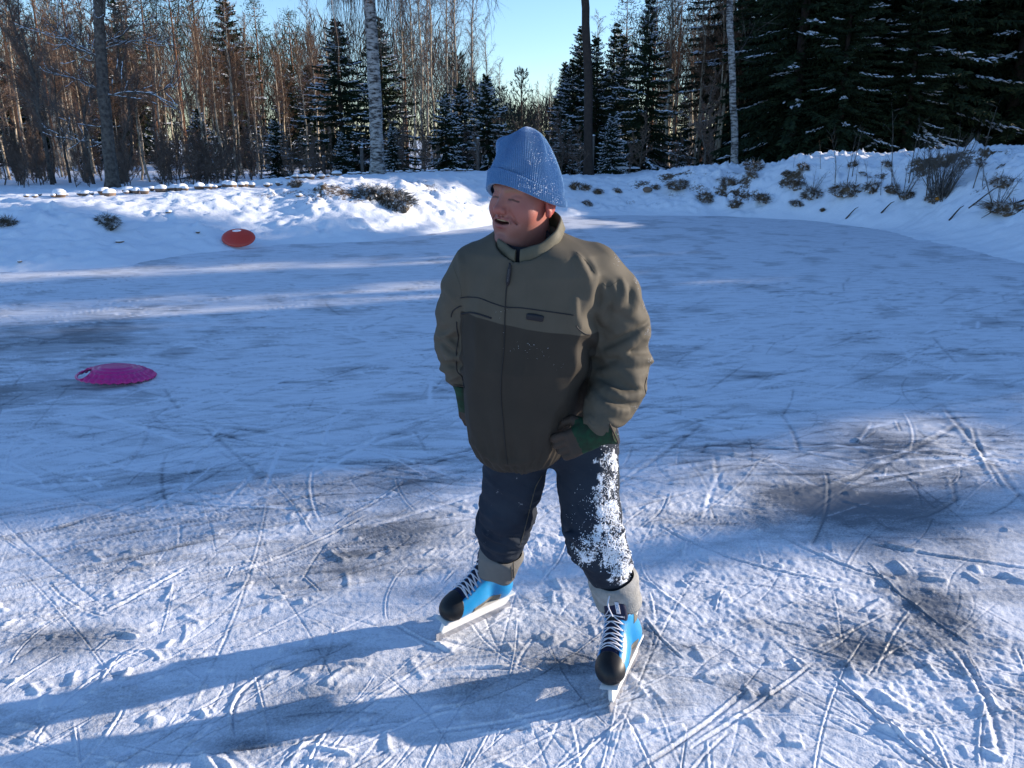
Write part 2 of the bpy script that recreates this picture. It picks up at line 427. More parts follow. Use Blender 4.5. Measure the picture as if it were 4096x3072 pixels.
for i in range(1500):
    yy = 1.7 * (7.5 / 1.7) ** R.random() if R.random() < .75 else R.uniform(4, 15)
    xx = R.uniform(-.8, .8) * yy
    th = math.radians(R.normal(32, 26)) if R.random() < .62 else R.uniform(0, math.pi)
    if xx > .4 * yy and R.random() < .5: th = math.radians(R.normal(-35, 30))
    L = R.uniform(.10, .6) if R.random() < .85 else R.uniform(.6, 1.8)
    k = R.normal(0, 1.1) if L < .6 else R.normal(0, .45)
    w = R.uniform(.0022, .0050) * (1 + .28 * max(0, yy - 3))
    lit = 1.0 if yy < 5 else .6
    cut(xx, yy, th, L, k, w, R.uniform(.0006, .0030), (R.random() ** 2) * .0045 * lit, R.uniform(-.14, .16) if yy < 3.6 else R.uniform(-.10, .26))
for i in range(1100):
    yy = R.uniform(3.8, 11); xx = R.uniform(-.8, .8) * yy; L = R.uniform(.15, 1.2)
    cut(xx, yy, math.radians(R.normal(12, 28)) if R.random() < .8 or yy > 6 else R.uniform(0, math.pi), L, R.normal(0, .5), R.uniform(.005, .011) * (1 + .16 * max(0, yy - 3)), R.uniform(.001, .004), R.uniform(.001, .005), R.choice([-.3, -.15, .1, .2]))
# a bunch of long parallel glides on the left, and prominent cuts
for i in range(46):
    g = G(R.uniform(-40, 330), R.uniform(490, 600)); cut(g[0], g[1], math.radians(R.normal(27, 4)), R.uniform(.8, 2.6), R.normal(0, .08), R.uniform(.003, .007), .003, .004, .12)
for i in range(90):
    g = G(R.uniform(0, 1024), R.uniform(290, 470)); cut(g[0], g[1], math.radians(R.normal(8, 22)), R.uniform(1, 3.4), R.normal(0, .08), R.uniform(.008, .018), .003, .005, .16)
for (px, py, th, L, k, w) in [(245, 690, 72, .42, -5.2, .006), (545, 715, 18, .8, .5, .006), (575, 718, 20, .7, .5, .005), (830, 560, -48, .55, .8, .007), (735, 560, -38, .9, .9, .006), (905, 600, -80, .7, .7, .004),
                              (380, 500, 62, .55, .6, .006), (310, 545, 50, .8, .4, .006), (880, 720, -70, .5, .2, .005), (700, 730, 40, .6, .3, .006), (760, 705, 38, .7, .2, .005), (660, 640, -70, .3, 1.0, .004),
                              (560, 560, 70, .4, 1.0, .004), (150, 590, 60, .4, .5, .007), (960, 560, -20, .8, .3, .010), (985, 700, 75, .6, .8, .01), (420, 640, -40, .3, .5, .006), (470, 670, 5, .35, -1.5, .007)]:
    g = G(px, py); cut(g[0], g[1], math.radians(th), L, k, w, .004, .006, .10)
for i in range(150):   # short ploughed ridges where skates stopped
    g = G(R.uniform(0, 1024), R.uniform(520, 768)); cut(g[0], g[1], R.uniform(0, math.pi), R.uniform(.04, .16), R.normal(0, 4), R.uniform(.006, .013), -.002, R.uniform(.004, .011), 0)
# snow drift apron towards the shore: the ice slides under the bank
V, Q = grid_mesh(XX, YY, hgt)
m = snow_mat("ice", fine=160, bs=.25); t = m.node_tree; b = t.nodes["Principled BSDF"]
at_ = t.nodes.new("ShaderNodeAttribute"); at_.attribute_name = "scraped_shade"
tc = t.nodes.new("ShaderNodeTexCoord")
mp = t.nodes.new("ShaderNodeMapping"); mp.inputs["Rotation"].default_value = (0, 0, math.radians(-20)); mp.inputs["Scale"].default_value = (3.0, 11.0, 3.0)
n1 = t.nodes.new("ShaderNodeTexNoise"); n1.inputs["Scale"].default_value = 1.0; n1.inputs["Detail"].default_value = 9; n1.inputs["Roughness"].default_value = .65
t.links.new(tc.outputs["Object"], mp.inputs[0]); t.links.new(mp.outputs[0], n1.inputs["Vector"])
n5 = t.nodes.new("ShaderNodeTexNoise"); n5.inputs["Scale"].default_value = 110; n5.inputs["Detail"].default_value = 5; n5.inputs["Roughness"].default_value = .8
t.links.new(tc.outputs["Object"], n5.inputs["Vector"])
a1 = t.nodes.new("ShaderNodeMath"); a1.operation = 'MULTIPLY_ADD'; a1.inputs[1].default_value = .9; t.links.new(n1.outputs["Fac"], a1.inputs[0]); t.links.new(at_.outputs["Fac"], a1.inputs[2])
a2 = t.nodes.new("ShaderNodeMath"); a2.operation = 'MULTIPLY_ADD'; a2.inputs[1].default_value = .95; t.links.new(n5.outputs["Fac"], a2.inputs[0]); t.links.new(a1.outputs[0], a2.inputs[2])
mr = t.nodes.new("ShaderNodeMapRange"); mr.inputs[1].default_value = .90; mr.inputs[2].default_value = 1.50; t.links.new(a2.outputs[0], mr.inputs[0])
mx = t.nodes.new("ShaderNodeMix"); mx.data_type = 'RGBA'; mx.inputs[6].default_value = (.74, .77, .83, 1); mx.inputs[7].default_value = (.15, .165, .19, 1)
t.links.new(mr.outputs[0], mx.inputs[0]); t.links.new(mx.outputs[2], b.inputs["Base Color"])
rr = t.nodes.new("ShaderNodeMapRange"); rr.inputs[1].default_value = .3; rr.inputs[2].default_value = 1.0; rr.inputs[3].default_value = .75; rr.inputs[4].default_value = .35
t.links.new(mr.outputs[0], rr.inputs[0]); t.links.new(rr.outputs[0], b.inputs["Roughness"])
M_ICE = m
ice = obj("ice", V, Q, M_ICE); tag(ice, "scratched snow-dusted skating ice", kind='structure')
attr(ice, "scraped_shade", icea.ravel())
# ---------------------------------------------------------------- trees
M_bark = mat("grey_bark", (.15, .13, .11), rough=.95, noise=(11, .9, (.05, .042, .038), 7), bump=(22, 1.0, .04))
M_pale = mat("pale_bark", (.55, .46, .34), rough=.85, noise=(5, .8, (.20, .155, .11)), bump=(30, .6, .02))
M_pinebark = mat("pine_bark", (.26, .12, .06), rough=.9, noise=(5, .7, (.14, .075, .045)), bump=(25, .8, .02))
M_dark = mat("dark_bark", (.040, .030, .026), rough=.9, noise=(8, .6, (.065, .05, .04)), bump=(25, .8, .02))
M_twig = mat("russet_twigs", (.17, .095, .058), rough=.9, noise=(.8, .8, (.12, .08, .055)))
M_twigp = mat("greybrown_twigs", (.17, .125, .10), rough=.9, noise=(.8, .8, (.11, .07, .05)))
M_ndl = mat("spruce_needles", (.014, .026, .012), rough=.85, spec=.2, noise=(1.2, .8, (.024, .040, .016)))
M_ndlp = mat("pine_needles", (.030, .052, .026), rough=.85, spec=.2, noise=(1.0, .8, (.045, .062, .030)))
M_ndlb = mat("blue_pine_needles", (.022, .046, .036), rough=.85, spec=.2, noise=(1.0, .8, (.03, .055, .04)))
# birch bark: white with dark horizontal marks
m = mat("birch_bark", (.38, .37, .35), rough=.8, bump=(18, .7, .02)); t = m.node_tree; b = t.nodes["Principled BSDF"]
tc = t.nodes.new("ShaderNodeTexCoord"); mp = t.nodes.new("ShaderNodeMapping"); mp.inputs["Scale"].default_value = (5, 5, 17)
nn = t.nodes.new("ShaderNodeTexNoise"); nn.inputs["Scale"].default_value = 1; nn.inputs["Detail"].default_value = 6; nn.inputs["Roughness"].default_value = .7
t.links.new(tc.outputs["Object"], mp.inputs[0]); t.links.new(mp.outputs[0], nn.inputs["Vector"])
cr = t.nodes.new("ShaderNodeValToRGB"); cr.color_ramp.elements[0].position = .42; cr.color_ramp.elements[0].color = (.035, .03, .028, 1); cr.color_ramp.elements[1].position = .56; cr.color_ramp.elements[1].color = (.38, .37, .35, 1)
t.links.new(nn.outputs["Fac"], cr.inputs[0]); t.links.new(cr.outputs[0], b.inputs["Base Color"])
M_birch = m

def unit(v): return v / (np.linalg.norm(v, axis=-1, keepdims=True) + 1e-9)
def blades(base, dirn, length, width, r, face=None):
    "narrow diamond blades: arrays (n,3),(n,3),(n,),(n,) -> V,Q"
    n = len(base); d = unit(dirn)
    rv = r.normal(size=(n, 3)) if face is None else face
    s = unit(np.cross(d, rv))
    L = np.asarray(length)[:, None]; Wd = np.asarray(width)[:, None]
    V = np.stack([base, base + d * L * .45 + s * Wd * .5, base + d * L, base + d * L * .45 - s * Wd * .5], 1).reshape(-1, 3)
    return V, np.arange(4 * n).reshape(n, 4)
def octs(c, d, L, w, h, r):
    "flattened elongated snow lumps"
    n = len(c); d = unit(d); s = unit(np.cross(d, np.array([0, 0, 1.0]))); u = np.array([0, 0, 1.0])
    L = np.asarray(L)[:, None]; w = np.asarray(w)[:, None]; h = np.asarray(h)[:, None]
    V = np.stack([c - d * L / 2, c + d * L / 2, c - s * w / 2, c + s * w / 2, c + u * h, c - u * h * .3], 1).reshape(-1, 3)
    k = np.arange(n)[:, None] * 6
    T = np.concatenate([k + np.array([a]) for a in ([0, 2, 4], [2, 1, 4], [1, 3, 4], [3, 0, 4], [2, 0, 5], [1, 2, 5], [3, 1, 5], [0, 3, 5])])
    return V, T

def spruce_parts(H, Rb, seed, snow=.3, dense=1.0, start=.03, blade=1.0, droop=.35, narrow=.85):
    r = np.random.default_rng(seed)
    tr = MB(); lean = r.normal(0, .01, 2)
    zz = np.linspace(0, H, 9); tr.tube(np.stack([lean[0] * zz, lean[1] * zz, zz], 1), .016 * H * (1 - zz / H) + .008, 7)
    B, D, Ln, Wd = [], [], [], []; SC_, SD, SL, SW = [], [], [], []
    z = start * H; step = (.20 if H < 7 else .30) / dense
    while z < H * .985:
        tt = z / H; R_ = Rb * (1 - tt) ** narrow * r.uniform(.8, 1.1) + .05
        nb = int(r.integers(5, 8)); a0 = r.uniform(0, 6.28)
        for k in range(nb):
            a = a0 + 6.283 * k / nb + r.normal(0, .2); L = R_ * r.uniform(.65, 1.15); zz0 = z + r.uniform(-.5, .5) * step
            m = max(4, int(L / (.085 * blade)))
            u = np.linspace(.12, 1, m); up = .25 * (tt - .35)
            x = L * u; h = up * x * 1.2 - droop * L * (u ** 1.5) * (1 - tt * .8) + .16 * L * u ** 3
            P_ = np.stack([math.cos(a) * x, math.sin(a) * x, zz0 + h], 1)
            T_ = unit(np.gradient(P_, axis=0)) if m > 1 else P_
            side = unit(np.cross(T_, [0, 0, 1.0]))
            tl = (.30 * blade * (1 - .55 * u) * min(1, .4 + L / 1.2))
            for sg in (-1, 1):
                dd = T_ * .75 + side * sg * r.uniform(.6, 1.1, (m, 1)) + np.array([0, 0, -.28]) + r.normal(0, .18, (m, 3))
                B.append(P_); D.append(dd); Ln.append(tl * r.uniform(.7, 1.3, m)); Wd.append(np.full(m, .050 * blade) * r.uniform(.7, 1.3, m))
            dd = T_ * .5 + np.array([0, 0, -1.0]) * r.uniform(.4, 1.0, (m, 1)) + r.normal(0, .3, (m, 3))
            B.append(P_); D.append(dd); Ln.append(tl * .8 * r.uniform(.6, 1.3, m)); Wd.append(np.full(m, .045 * blade))
            B.append(P_[:-1] if m > 1 else P_); D.append(T_[:-1] if m > 1 else T_); Ln.append(np.full(max(m - 1, 1), L / m * 1.3)); Wd.append(np.full(max(m - 1, 1), .045 * blade))
            if r.random() < snow and tt < .93:
                lo = int(m * r.uniform(.15, .6)); q = P_[lo:]; kk = len(q)
                if kk:
                    SC_.append(q + np.array([0, 0, .020]) + r.normal(0, .02, (kk, 3))); SD.append(T_[lo:] + side[lo:] * r.normal(0, .5, (kk, 1))); SL.append(r.uniform(.10, .26, kk) * blade); SW.append(r.uniform(.04, .10, kk) * blade)
                    SC_.append(q + side[lo:] * r.normal(0, .10, (kk, 1)) * blade + np.array([0, 0, -.01])); SD.append(T_[lo:] + side[lo:] * r.normal(0, .9, (kk, 1)) + (0, 0, -.3)); SL.append(r.uniform(.08, .2, kk) * blade); SW.append(r.uniform(.03, .07, kk) * blade)
        z += step * r.uniform(.8, 1.2) * (1 - .35 * tt)
    B = np.concatenate(B); D = np.concatenate(D); Ln = np.concatenate(Ln); Wd = np.concatenate(Wd)
    V, Q = blades(B, D, Ln, Wd, r)
    V2, Q2 = blades(B, D + r.normal(0, .35, D.shape), Ln * .8, Wd * .8, r)
    cr = MB(); cr.add(V, Q); cr.add(V2, Q2)
    sn = None
    if SC_:
        SD = np.concatenate(SD); sn = MB(); V, T = octs(np.concatenate(SC_), SD, np.concatenate(SL), np.concatenate(SW), np.concatenate(SW) * .35, r); sn.add(V, None, T)
    return tr, cr, sn
def pine_parts(H, Rb, seed, start=.45, young=False, snow=0.0):
    r = np.random.default_rng(seed); tr = MB(); zz = np.linspace(0, H, 9)
    wob = np.cumsum(r.normal(0, .03, (9, 2)), 0) * (0 if young else 1)
    path = np.stack([wob[:, 0], wob[:, 1], zz], 1); tr.tube(path, (.012 * H + .02) * (1 - zz / H) + .01, 7)
    B, D, Ln, Wd = [], [], [], []; SC_, SD, SL = [], [], []
    z = start * H; step = .42 if young else .5
    while z < H:
        tt = (z / H - start) / (1 - start)
        prof = (1 - tt) ** (.8 if young else .55) * (min(1, .45 + tt * 1.6) if not young else 1)
        nb = int(r.integers(4, 6)) if young else int(r.integers(3, 6)); a0 = r.uniform(0, 6.28)
        for k in range(nb):
            a = a0 + 6.283 * k / nb + r.normal(0, .25); L = Rb * prof * r.uniform(.7, 1.15) + .1; m = max(4, int(L / .14))
            u = np.linspace(.15, 1, m); x = L * u; h = (.55 if young else .18) * x + (.5 if young else .1) * L * u ** 2
            c = np.array([np.interp(z, zz, path[:, 0]), np.interp(z, zz, path[:, 1])])
            P_ = np.stack([c[0] + math.cos(a) * x, c[1] + math.sin(a) * x, z + h], 1); tr.tube(P_[[0, m // 2, -1]], [.018, .012, .005], 3, False)
            T_ = unit(np.gradient(P_, axis=0))
            for rep in range(5 if young else 9):
                sel = (u > (.3 if young else .35)); q = P_[sel]; n = len(q)
                off = r.normal(0, .02 if young else .14, (n, 3))
                B.append(q + off); D.append(T_[sel] * (1.1 if young else .5) + r.normal(0, .55, (n, 3)) + (0, 0, .35)); Ln.append(r.uniform(.13, .24, n)); Wd.append(np.full(n, .035))
            if r.random() < snow: q = P_[m // 2:]; SC_.append(q + (0, 0, .03)); SD.append(T_[m // 2:]); SL.append(r.uniform(.08, .2, len(q)))
        z += step * r.uniform(.8, 1.2) * (1 - .3 * tt)
    B = np.concatenate(B); V, Q = blades(B, np.concatenate(D), np.concatenate(Ln), np.concatenate(Wd), r); cr = MB(); cr.add(V, Q)
    sn = None
    if SC_: sl_ = np.concatenate(SL); sn = MB(); V, T = octs(np.concatenate(SC_), np.concatenate(SD), sl_, sl_ * .5, sl_ * .2, r); sn.add(V, None, T)
    return tr, cr, sn
def bare_parts(H, seed, spread=.16, start=.35, trunk=.011, twig=.010, up=1.25, nlimb=34, bend=.03, drop=0.0, lean=0.0, tw=6):
    r = np.random.default_rng(seed); tr = MB(); n = 11; zz = np.linspace(0, H, n)
    wob = np.cumsum(r.normal(0, bend, (n, 2)), 0); wob[0] = 0; wob[:, 0] += lean * zz
    path = np.stack([wob[:, 0], wob[:, 1], zz], 1); rad = trunk * H * (1 - zz / H) ** .8 + .006; tr.tube(path, rad, 6)
    tri = []; cw = MB(); B, D, Ln, Wd = [], [], [], []
    for k in range(nlimb):
        tt = start + (1 - start) * ((k + r.random()) / nlimb) ** .9
        if tt > .985: continue
        z = tt * H; c = np.array([np.interp(z, zz, path[:, 0]), np.interp(z, zz, path[:, 1]), z]); a = r.uniform(0, 6.28)
        L = H * spread * (1 - .72 * (tt - start) / (1 - start)) * r.uniform(.6, 1.2) * (min(1, .4 + (tt - start) * 4))
        d = unit(np.array([math.cos(a), math.sin(a), up * r.uniform(.6, 1.4)])); m = 6; pts = [c]
        for i in range(m): d = unit(d + r.normal(0, .13, 3) + np.array([0, 0, .05 - drop * .12 * i])); pts.append(pts[-1] + d * L / m)
        pts = np.array(pts); r0 = min(.022, rad[0] * .3) * (1 - tt * .5) + .003
        cw.tube(pts, np.linspace(r0, .004, m + 1), 3, False)
        for i in range(1, m + 1):
            for j in range(tw if i < m else tw + 2):
                dd = unit(d + r.normal(0, .75, 3) + np.array([0, 0, .15 - drop * 1.3])); l2 = L * r.uniform(.14, .34); b0 = pts[i] + (pts[i - 1] - pts[i]) * r.random()
                B.append(b0); D.append(dd); Ln.append(l2); Wd.append(twig * 1.3)
                for q in range(3):
                    B.append(b0 + dd * l2 * r.uniform(.25, .8)); D.append(dd + r.normal(0, .7, 3) - np.array([0, 0, drop * .8])); Ln.append(l2 * r.uniform(.4, .9)); Wd.append(twig * .8)
    V, Q = blades(np.array(B), np.array(D), np.array(Ln), np.array(Wd), r); cw.add(V, Q)
    return tr, cw
_cnt = {}
def proto(kind, parts, mats, names):
    root = bpy.data.objects.new(kind, None); COL.objects.link(root)
    for p, m_, nme in zip(parts, mats, names):
        if p is None: continue
        me = p.mesh(nme, m_, smooth=(nme == 'trunk')); link(nme, me, root)
    for c_ in root.children:
        if c_.name.startswith('snow'): c_['kind'] = 'stuff'
    return root
PROTO = {}
def put(key, x, y, z=None, s=1.0, rz=None, label=None, cat="tree", group=None, sz=None):
    root, used = PROTO[key]
    o = root if not used else copy_tree(root); PROTO[key] = (root, True)
    o.location = (x, y, gz(x, y) - .05 if z is None else z); s_ = s
    o.scale = (s_, s_, s_ if sz is None else sz)
    o.rotation_euler = (0, 0, random.uniform(0, 6.28) if rz is None else rz)
    o['label'] = label; o['category'] = cat
    if group: o['group'] = group
    elif 'group' in o: del o['group']
    return o
TC = ("trunk", "crown", "snow")
def reg(key, kind, parts, mats): PROTO[key] = (proto(kind, parts, mats, TC), False)
for k in range(4): reg("sp%d" % k, "spruce_tree", spruce_parts(5.4, 1.55, 100 + k, .45), (M_dark, M_ndl, M_SNOW))
for k in range(2): reg("ss%d" % k, "snowy_spruce_tree", spruce_parts(3.2, 1.15, 110 + k, .8, 1.2), (M_dark, M_ndl, M_SNOW))
for k in range(4): reg("bs%d" % k, "large_spruce_tree", spruce_parts(13.5, 3.4, 120 + k, .16, 1.15, .02, 1.5, .45, .7), (M_dark, M_ndl, M_SNOW))
reg("ws", "large_spruce_tree", spruce_parts(13.5, 2.6, 131, .0, 1.15, .02, 1.9, .35, .65)[:2] + (None,), (M_dark, M_ndl, M_SNOW))
for k in range(2): reg("yp%d" % k, "young_pine_tree", pine_parts(4.8, .95, 140 + k, .22, True, .25), (M_dark, M_ndlb, M_SNOW))
for k in range(3): reg("pn%d" % k, "pine_tree", pine_parts(9.5, 1.35, 150 + k, .55), (M_pinebark, M_ndlp, M_SNOW))
for k in range(7): reg("bi%d" % k, "thin_birch_tree", bare_parts(8.5, 160 + k, .19, .30 + .03 * k, .0088, .0066, 1.0, 44, .05, 0, [-.02, .015, .0, .03, -.035, .02, -.01][k]), (M_pale, M_twig))
for k in range(4): reg("bp%d" % k, "slender_birch_tree", bare_parts(9.0, 170 + k, .19, .28, .0066, .0065, 1.2, 34, .04, .25), (M_pale, M_twigp))
for k in range(3): reg("sc%d" % k, "bare_shrub", bare_parts(3.2, 180 + k, .30, .05, .008, .014, .9, 26, .06), (M_bark, M_twigp))
for k in range(3): reg("al%d" % k, "bare_alder_tree", bare_parts(6.0, 190 + k, .22, .22, .010, .012, .9, 30, .10, 0, [.10, -.12, .18][k]), (M_bark, M_twigp))

R = np.random.default_rng(99)
# --- named trees of the background
def at_px(px, Y): return XY(px, Y)[0], Y
def named(key, px, Y, s, label, rz=None, sz=None, cat="tree", group=None):
    x, y = at_px(px, Y); return put(key, x, y, None, s, rz, label, cat, group, sz)
named("sp0", 345, 29, 1.3, "dark spruce just left of the big white birch trunk", sz=1.0)
named("sp1", 385, 32, 1.3, "dark spruce rising directly behind the big white birch trunk", sz=1.1)
named("sp2", 240, 47, 1.78, "tall narrow dark spruce standing above the russet birches", sz=1.75)
named("sp3", 138, 55, 2.1, "tall dark spruce behind the big bare tree on the left")
named("sp1", 592, 33, 1.0, "dark spruce beside the bare dark pine trunk", 2.2)
named("sp2", 612, 40, 1.25, "tall spruce half hidden behind the bare dark pine trunk", 1.2)
named("sp3", 642, 30, 1.12, "snow-dusted spruce with wide low branches right of the bare trunk", .5)
named("sp0", 570, 38, .95, "slim spruce at the left edge of the right-hand grove", 3.1)
named("ss0", 447, 27.5, .85, "small snow-laden spruce in front of the thin birches", 1.)
named("ss1", 487, 28.5, 1.05, "snow-laden spruce just left of the blue hat", 2.)
named("ss0", 565, 28.5, .62, "small snowy spruce right of the blue hat", 3.)
named("ss1", 462, 31, 1.1, "snowy spruce standing behind two smaller ones", .3)
named("ss0", 280, 29, .72, "small snowy spruce low in the birch thicket", 4.)
named("ss1", 205, 33, .85, "snowy spruce among pale birch trunks on the left", 4.4)
named("ss0", 345, 26.5, .5, "little snow-topped spruce at the foot of the dark spruce", 5.)
named("ss1", 395, 27, .55, "little snowy spruce at the foot of the white birch", 5.5)
named("ss1", 610, 27, .62, "low snowy spruce behind the leaning board", 5.)
named("pn0", 408, 40, .68, "bushy pine with brownish lower crown right of the white birch")
named("pn1", 188, 44, 1.02, "tall pine with orange trunk and open crown on the left")
named("pn2", 60, 52, 1.25, "tall pine at the far left behind the bare alders")
named("pn0", 300, 60, 1.05, "pine crown showing behind the russet birches", 2.)
named("pn1", 622, 46, .92, "pine top right of the bare dark trunk", 1.)
named("pn2", 648, 50, 1.05, "tallest pine above the right-hand grove", 3.)
named("pn0", 672, 46, .98, "pine left of the shaded birch trunk", 4.)
named("pn1", 700, 43, 1.0, "pine close beside the shaded birch trunk", 5.)
for (px, Y, s, lb) in [(25, 46, 1.1, "pine with a high green crown left of the big bare tree"), (88, 50, 1.15, "pine crown showing just left of the big bare trunk"), (160, 48, 1.05, "shorter pine leaning beside the orange-trunked pine"), (212, 42, .98, "pine with a green crown right of the orange-trunked pine"), (268, 52, 1.0, "pine top above the russet birches, right of the tall spruce")]:
    named("pn%d" % R.integers(3), px, Y, s, lb)
named("yp0", 460, 35, 1.02, "young pine with upswept branches, tallest of the group")
named("yp1", 480, 36, .82, "young pine second in the row left of the hat")
named("yp0", 502, 38, .80, "young pine nearest the hat on its left", 2.)
named("yp1", 521, 36, .92, "young pine standing alone directly above the hat", 3.)
named("yp0", 492, 44, .9, "young pine farther back among the thin birches", 1.)
for (px, Y, s) in [(403, 34, .85), (422, 38, 1.05), (437, 33, .95), (449, 40, 1.1), (462, 34, .98), (474, 39, 1.05), (485, 45, .85), (498, 46, .62), (538, 52, .55), (549, 50, .58), (557, 56, .62), (415, 45, 1.2), (430, 50, 1.2), (590, 40, .8), (470, 52, .95), (455, 48, 1.1)]:
    named("bp%d" % R.integers(4), px, Y, s, "slender leafless birch against the sky between the two groves", group="slender birches against the sky")
# thicket of thin birches on the left
for k in range(100):
    Y = R.uniform(29, 56); px = R.uniform(-60, 335)
    top = 20 + 22 * sstep(0, 300, np.array(px)) + R.normal(0, 26)        # treetop row
    el = (384 - top) / FPX; el = math.tan(math.atan(el) - PITCH); Hh = 1.85 + Y * el - .2
    Hh = min(max(Hh, 4.0), 9.5) * R.uniform(.85, 1.0)
    named("bi%d" % R.integers(7), px, Y, Hh / 8.5, "thin bare birch in the dense russet thicket behind the left bank", group="thin birches of the left thicket")
for k in range(34):
    Y = R.uniform(30, 46); px = R.uniform(655, 745)
    named("bi%d" % R.integers(7), px, Y, R.uniform(.6, .98), "thin bare birch between the spruces and the shaded trunk", group="thin birches of the right grove")
for k in range(12):
    Y = R.uniform(25.5, 31); px = R.uniform(-30, 130)
    named("al%d" % R.integers(3), px, Y, R.uniform(.7, 1.2), "crooked bare alder at the far left edge of the wood", group="crooked alders at the wood edge")
for k in range(120):
    Y = R.uniform(24.5, 36); px = R.uniform(-30, 735) if k % 3 else R.uniform(-30, 330)
    named("sc%d" % R.integers(3), px, Y, R.uniform(.35, .75), "low bare shrub in the undergrowth behind the bank", cat="shrub", group="undergrowth shrubs behind the bank")
for k in range(40):
    Y = R.uniform(24.3, 28); px = R.uniform(-40, 345)
    named("sc%d" % R.integers(3), px, Y, R.uniform(.25, .55), "low bare shrub in the undergrowth behind the bank", cat="shrub", group="undergrowth shrubs behind the bank", sz=R.uniform(.35, .6))
for k in range(22):
    Y = R.uniform(48, 66); px = R.uniform(-60, 340)
    named("sp%d" % R.integers(4), px, Y, R.uniform(.9, 1.35), "dark spruce deep inside the left wood", group="dark spruces deep in the left wood")
for k in range(14):
    Y = R.uniform(34, 60); px = R.uniform(560, 760)
    named("sp%d" % R.integers(4), px, Y, R.uniform(.8, 1.25), "dark spruce deep inside the right grove", group="dark spruces deep in the right grove")
# sapling
named("sc0", 703, 24.5, .85, "pale dead sapling catching the sun above the bank", 1., cat="sapling", sz=.85)
# --- big spruces on the right
for k, (x, y, s) in enumerate([(8.9, 26.6, .92), (10.7, 27.6, 1.0), (12.6, 27.0, 1.05), (14.4, 28.4, 1.0), (16.2, 27.4, 1.05), (18.2, 28.8, 1.1), (20.4, 29.0, 1.1), (22.6, 29.6, 1.1),
                               (9.6, 29.2, 1.0), (11.8, 30.0, 1.1), (13.6, 30.5, 1.1), (15.6, 31.0, 1.1), (17.6, 31.4, 1.15), (19.8, 31.8, 1.15), (24.8, 30.6, 1.1), (22.2, 32.5, 1.15), (8.8, 32.5, 1.0), (11.0, 33.5, 1.1), (13.2, 34, 1.1), (15.4, 34.5, 1.15), (18, 35, 1.15), (21, 35.5, 1.2), (9.9, 25.4, .55), (12.0, 25.6, .5)]):
    put("bs%d" % (k % 4), x, y, None, s, R.uniform(0, 6.28), "huge dark spruce in the shaded wall of trees on the right", "tree", "dark spruces of the right wall")
x, y = 11.2, 19.3
put("bs1", 15.3, 20.6, None, .62, 2.5, "snow-flecked spruce nearest the right edge above the bank", "tree")
# shade trees standing beyond the picture's right edge
def at_s(s, x): return x, (s + x * math.sin(SUN_AZ)) / math.cos(SUN_AZ)
for k, (s, x, sc) in enumerate([(3.0, 21, .36), (4.9, 21, .72), (6.3, 20, 1.0), (7.9, 21.5, 1.0), (7.1, 25, 1.1), (5.5, 25, .9), (9.1, 19.5, .42), (11.35, 20, .85), (13.9, 21, .78), (15.1, 23.5, .80), (14.4, 26, .8), (11.4, 24, .7), (9.9, 21, .41), (12.75, 21, .41), (15.9, 22, .42), (10.3, 24, .42), (12.9, 25, .42), (15.2, 25.5, .42)]):
    xx, yy = at_s(s, x); put("ws", xx, yy, None, sc, R.uniform(0, 6), "dark spruce beyond the right edge that shades the ice", "tree", "spruces shading the ice")
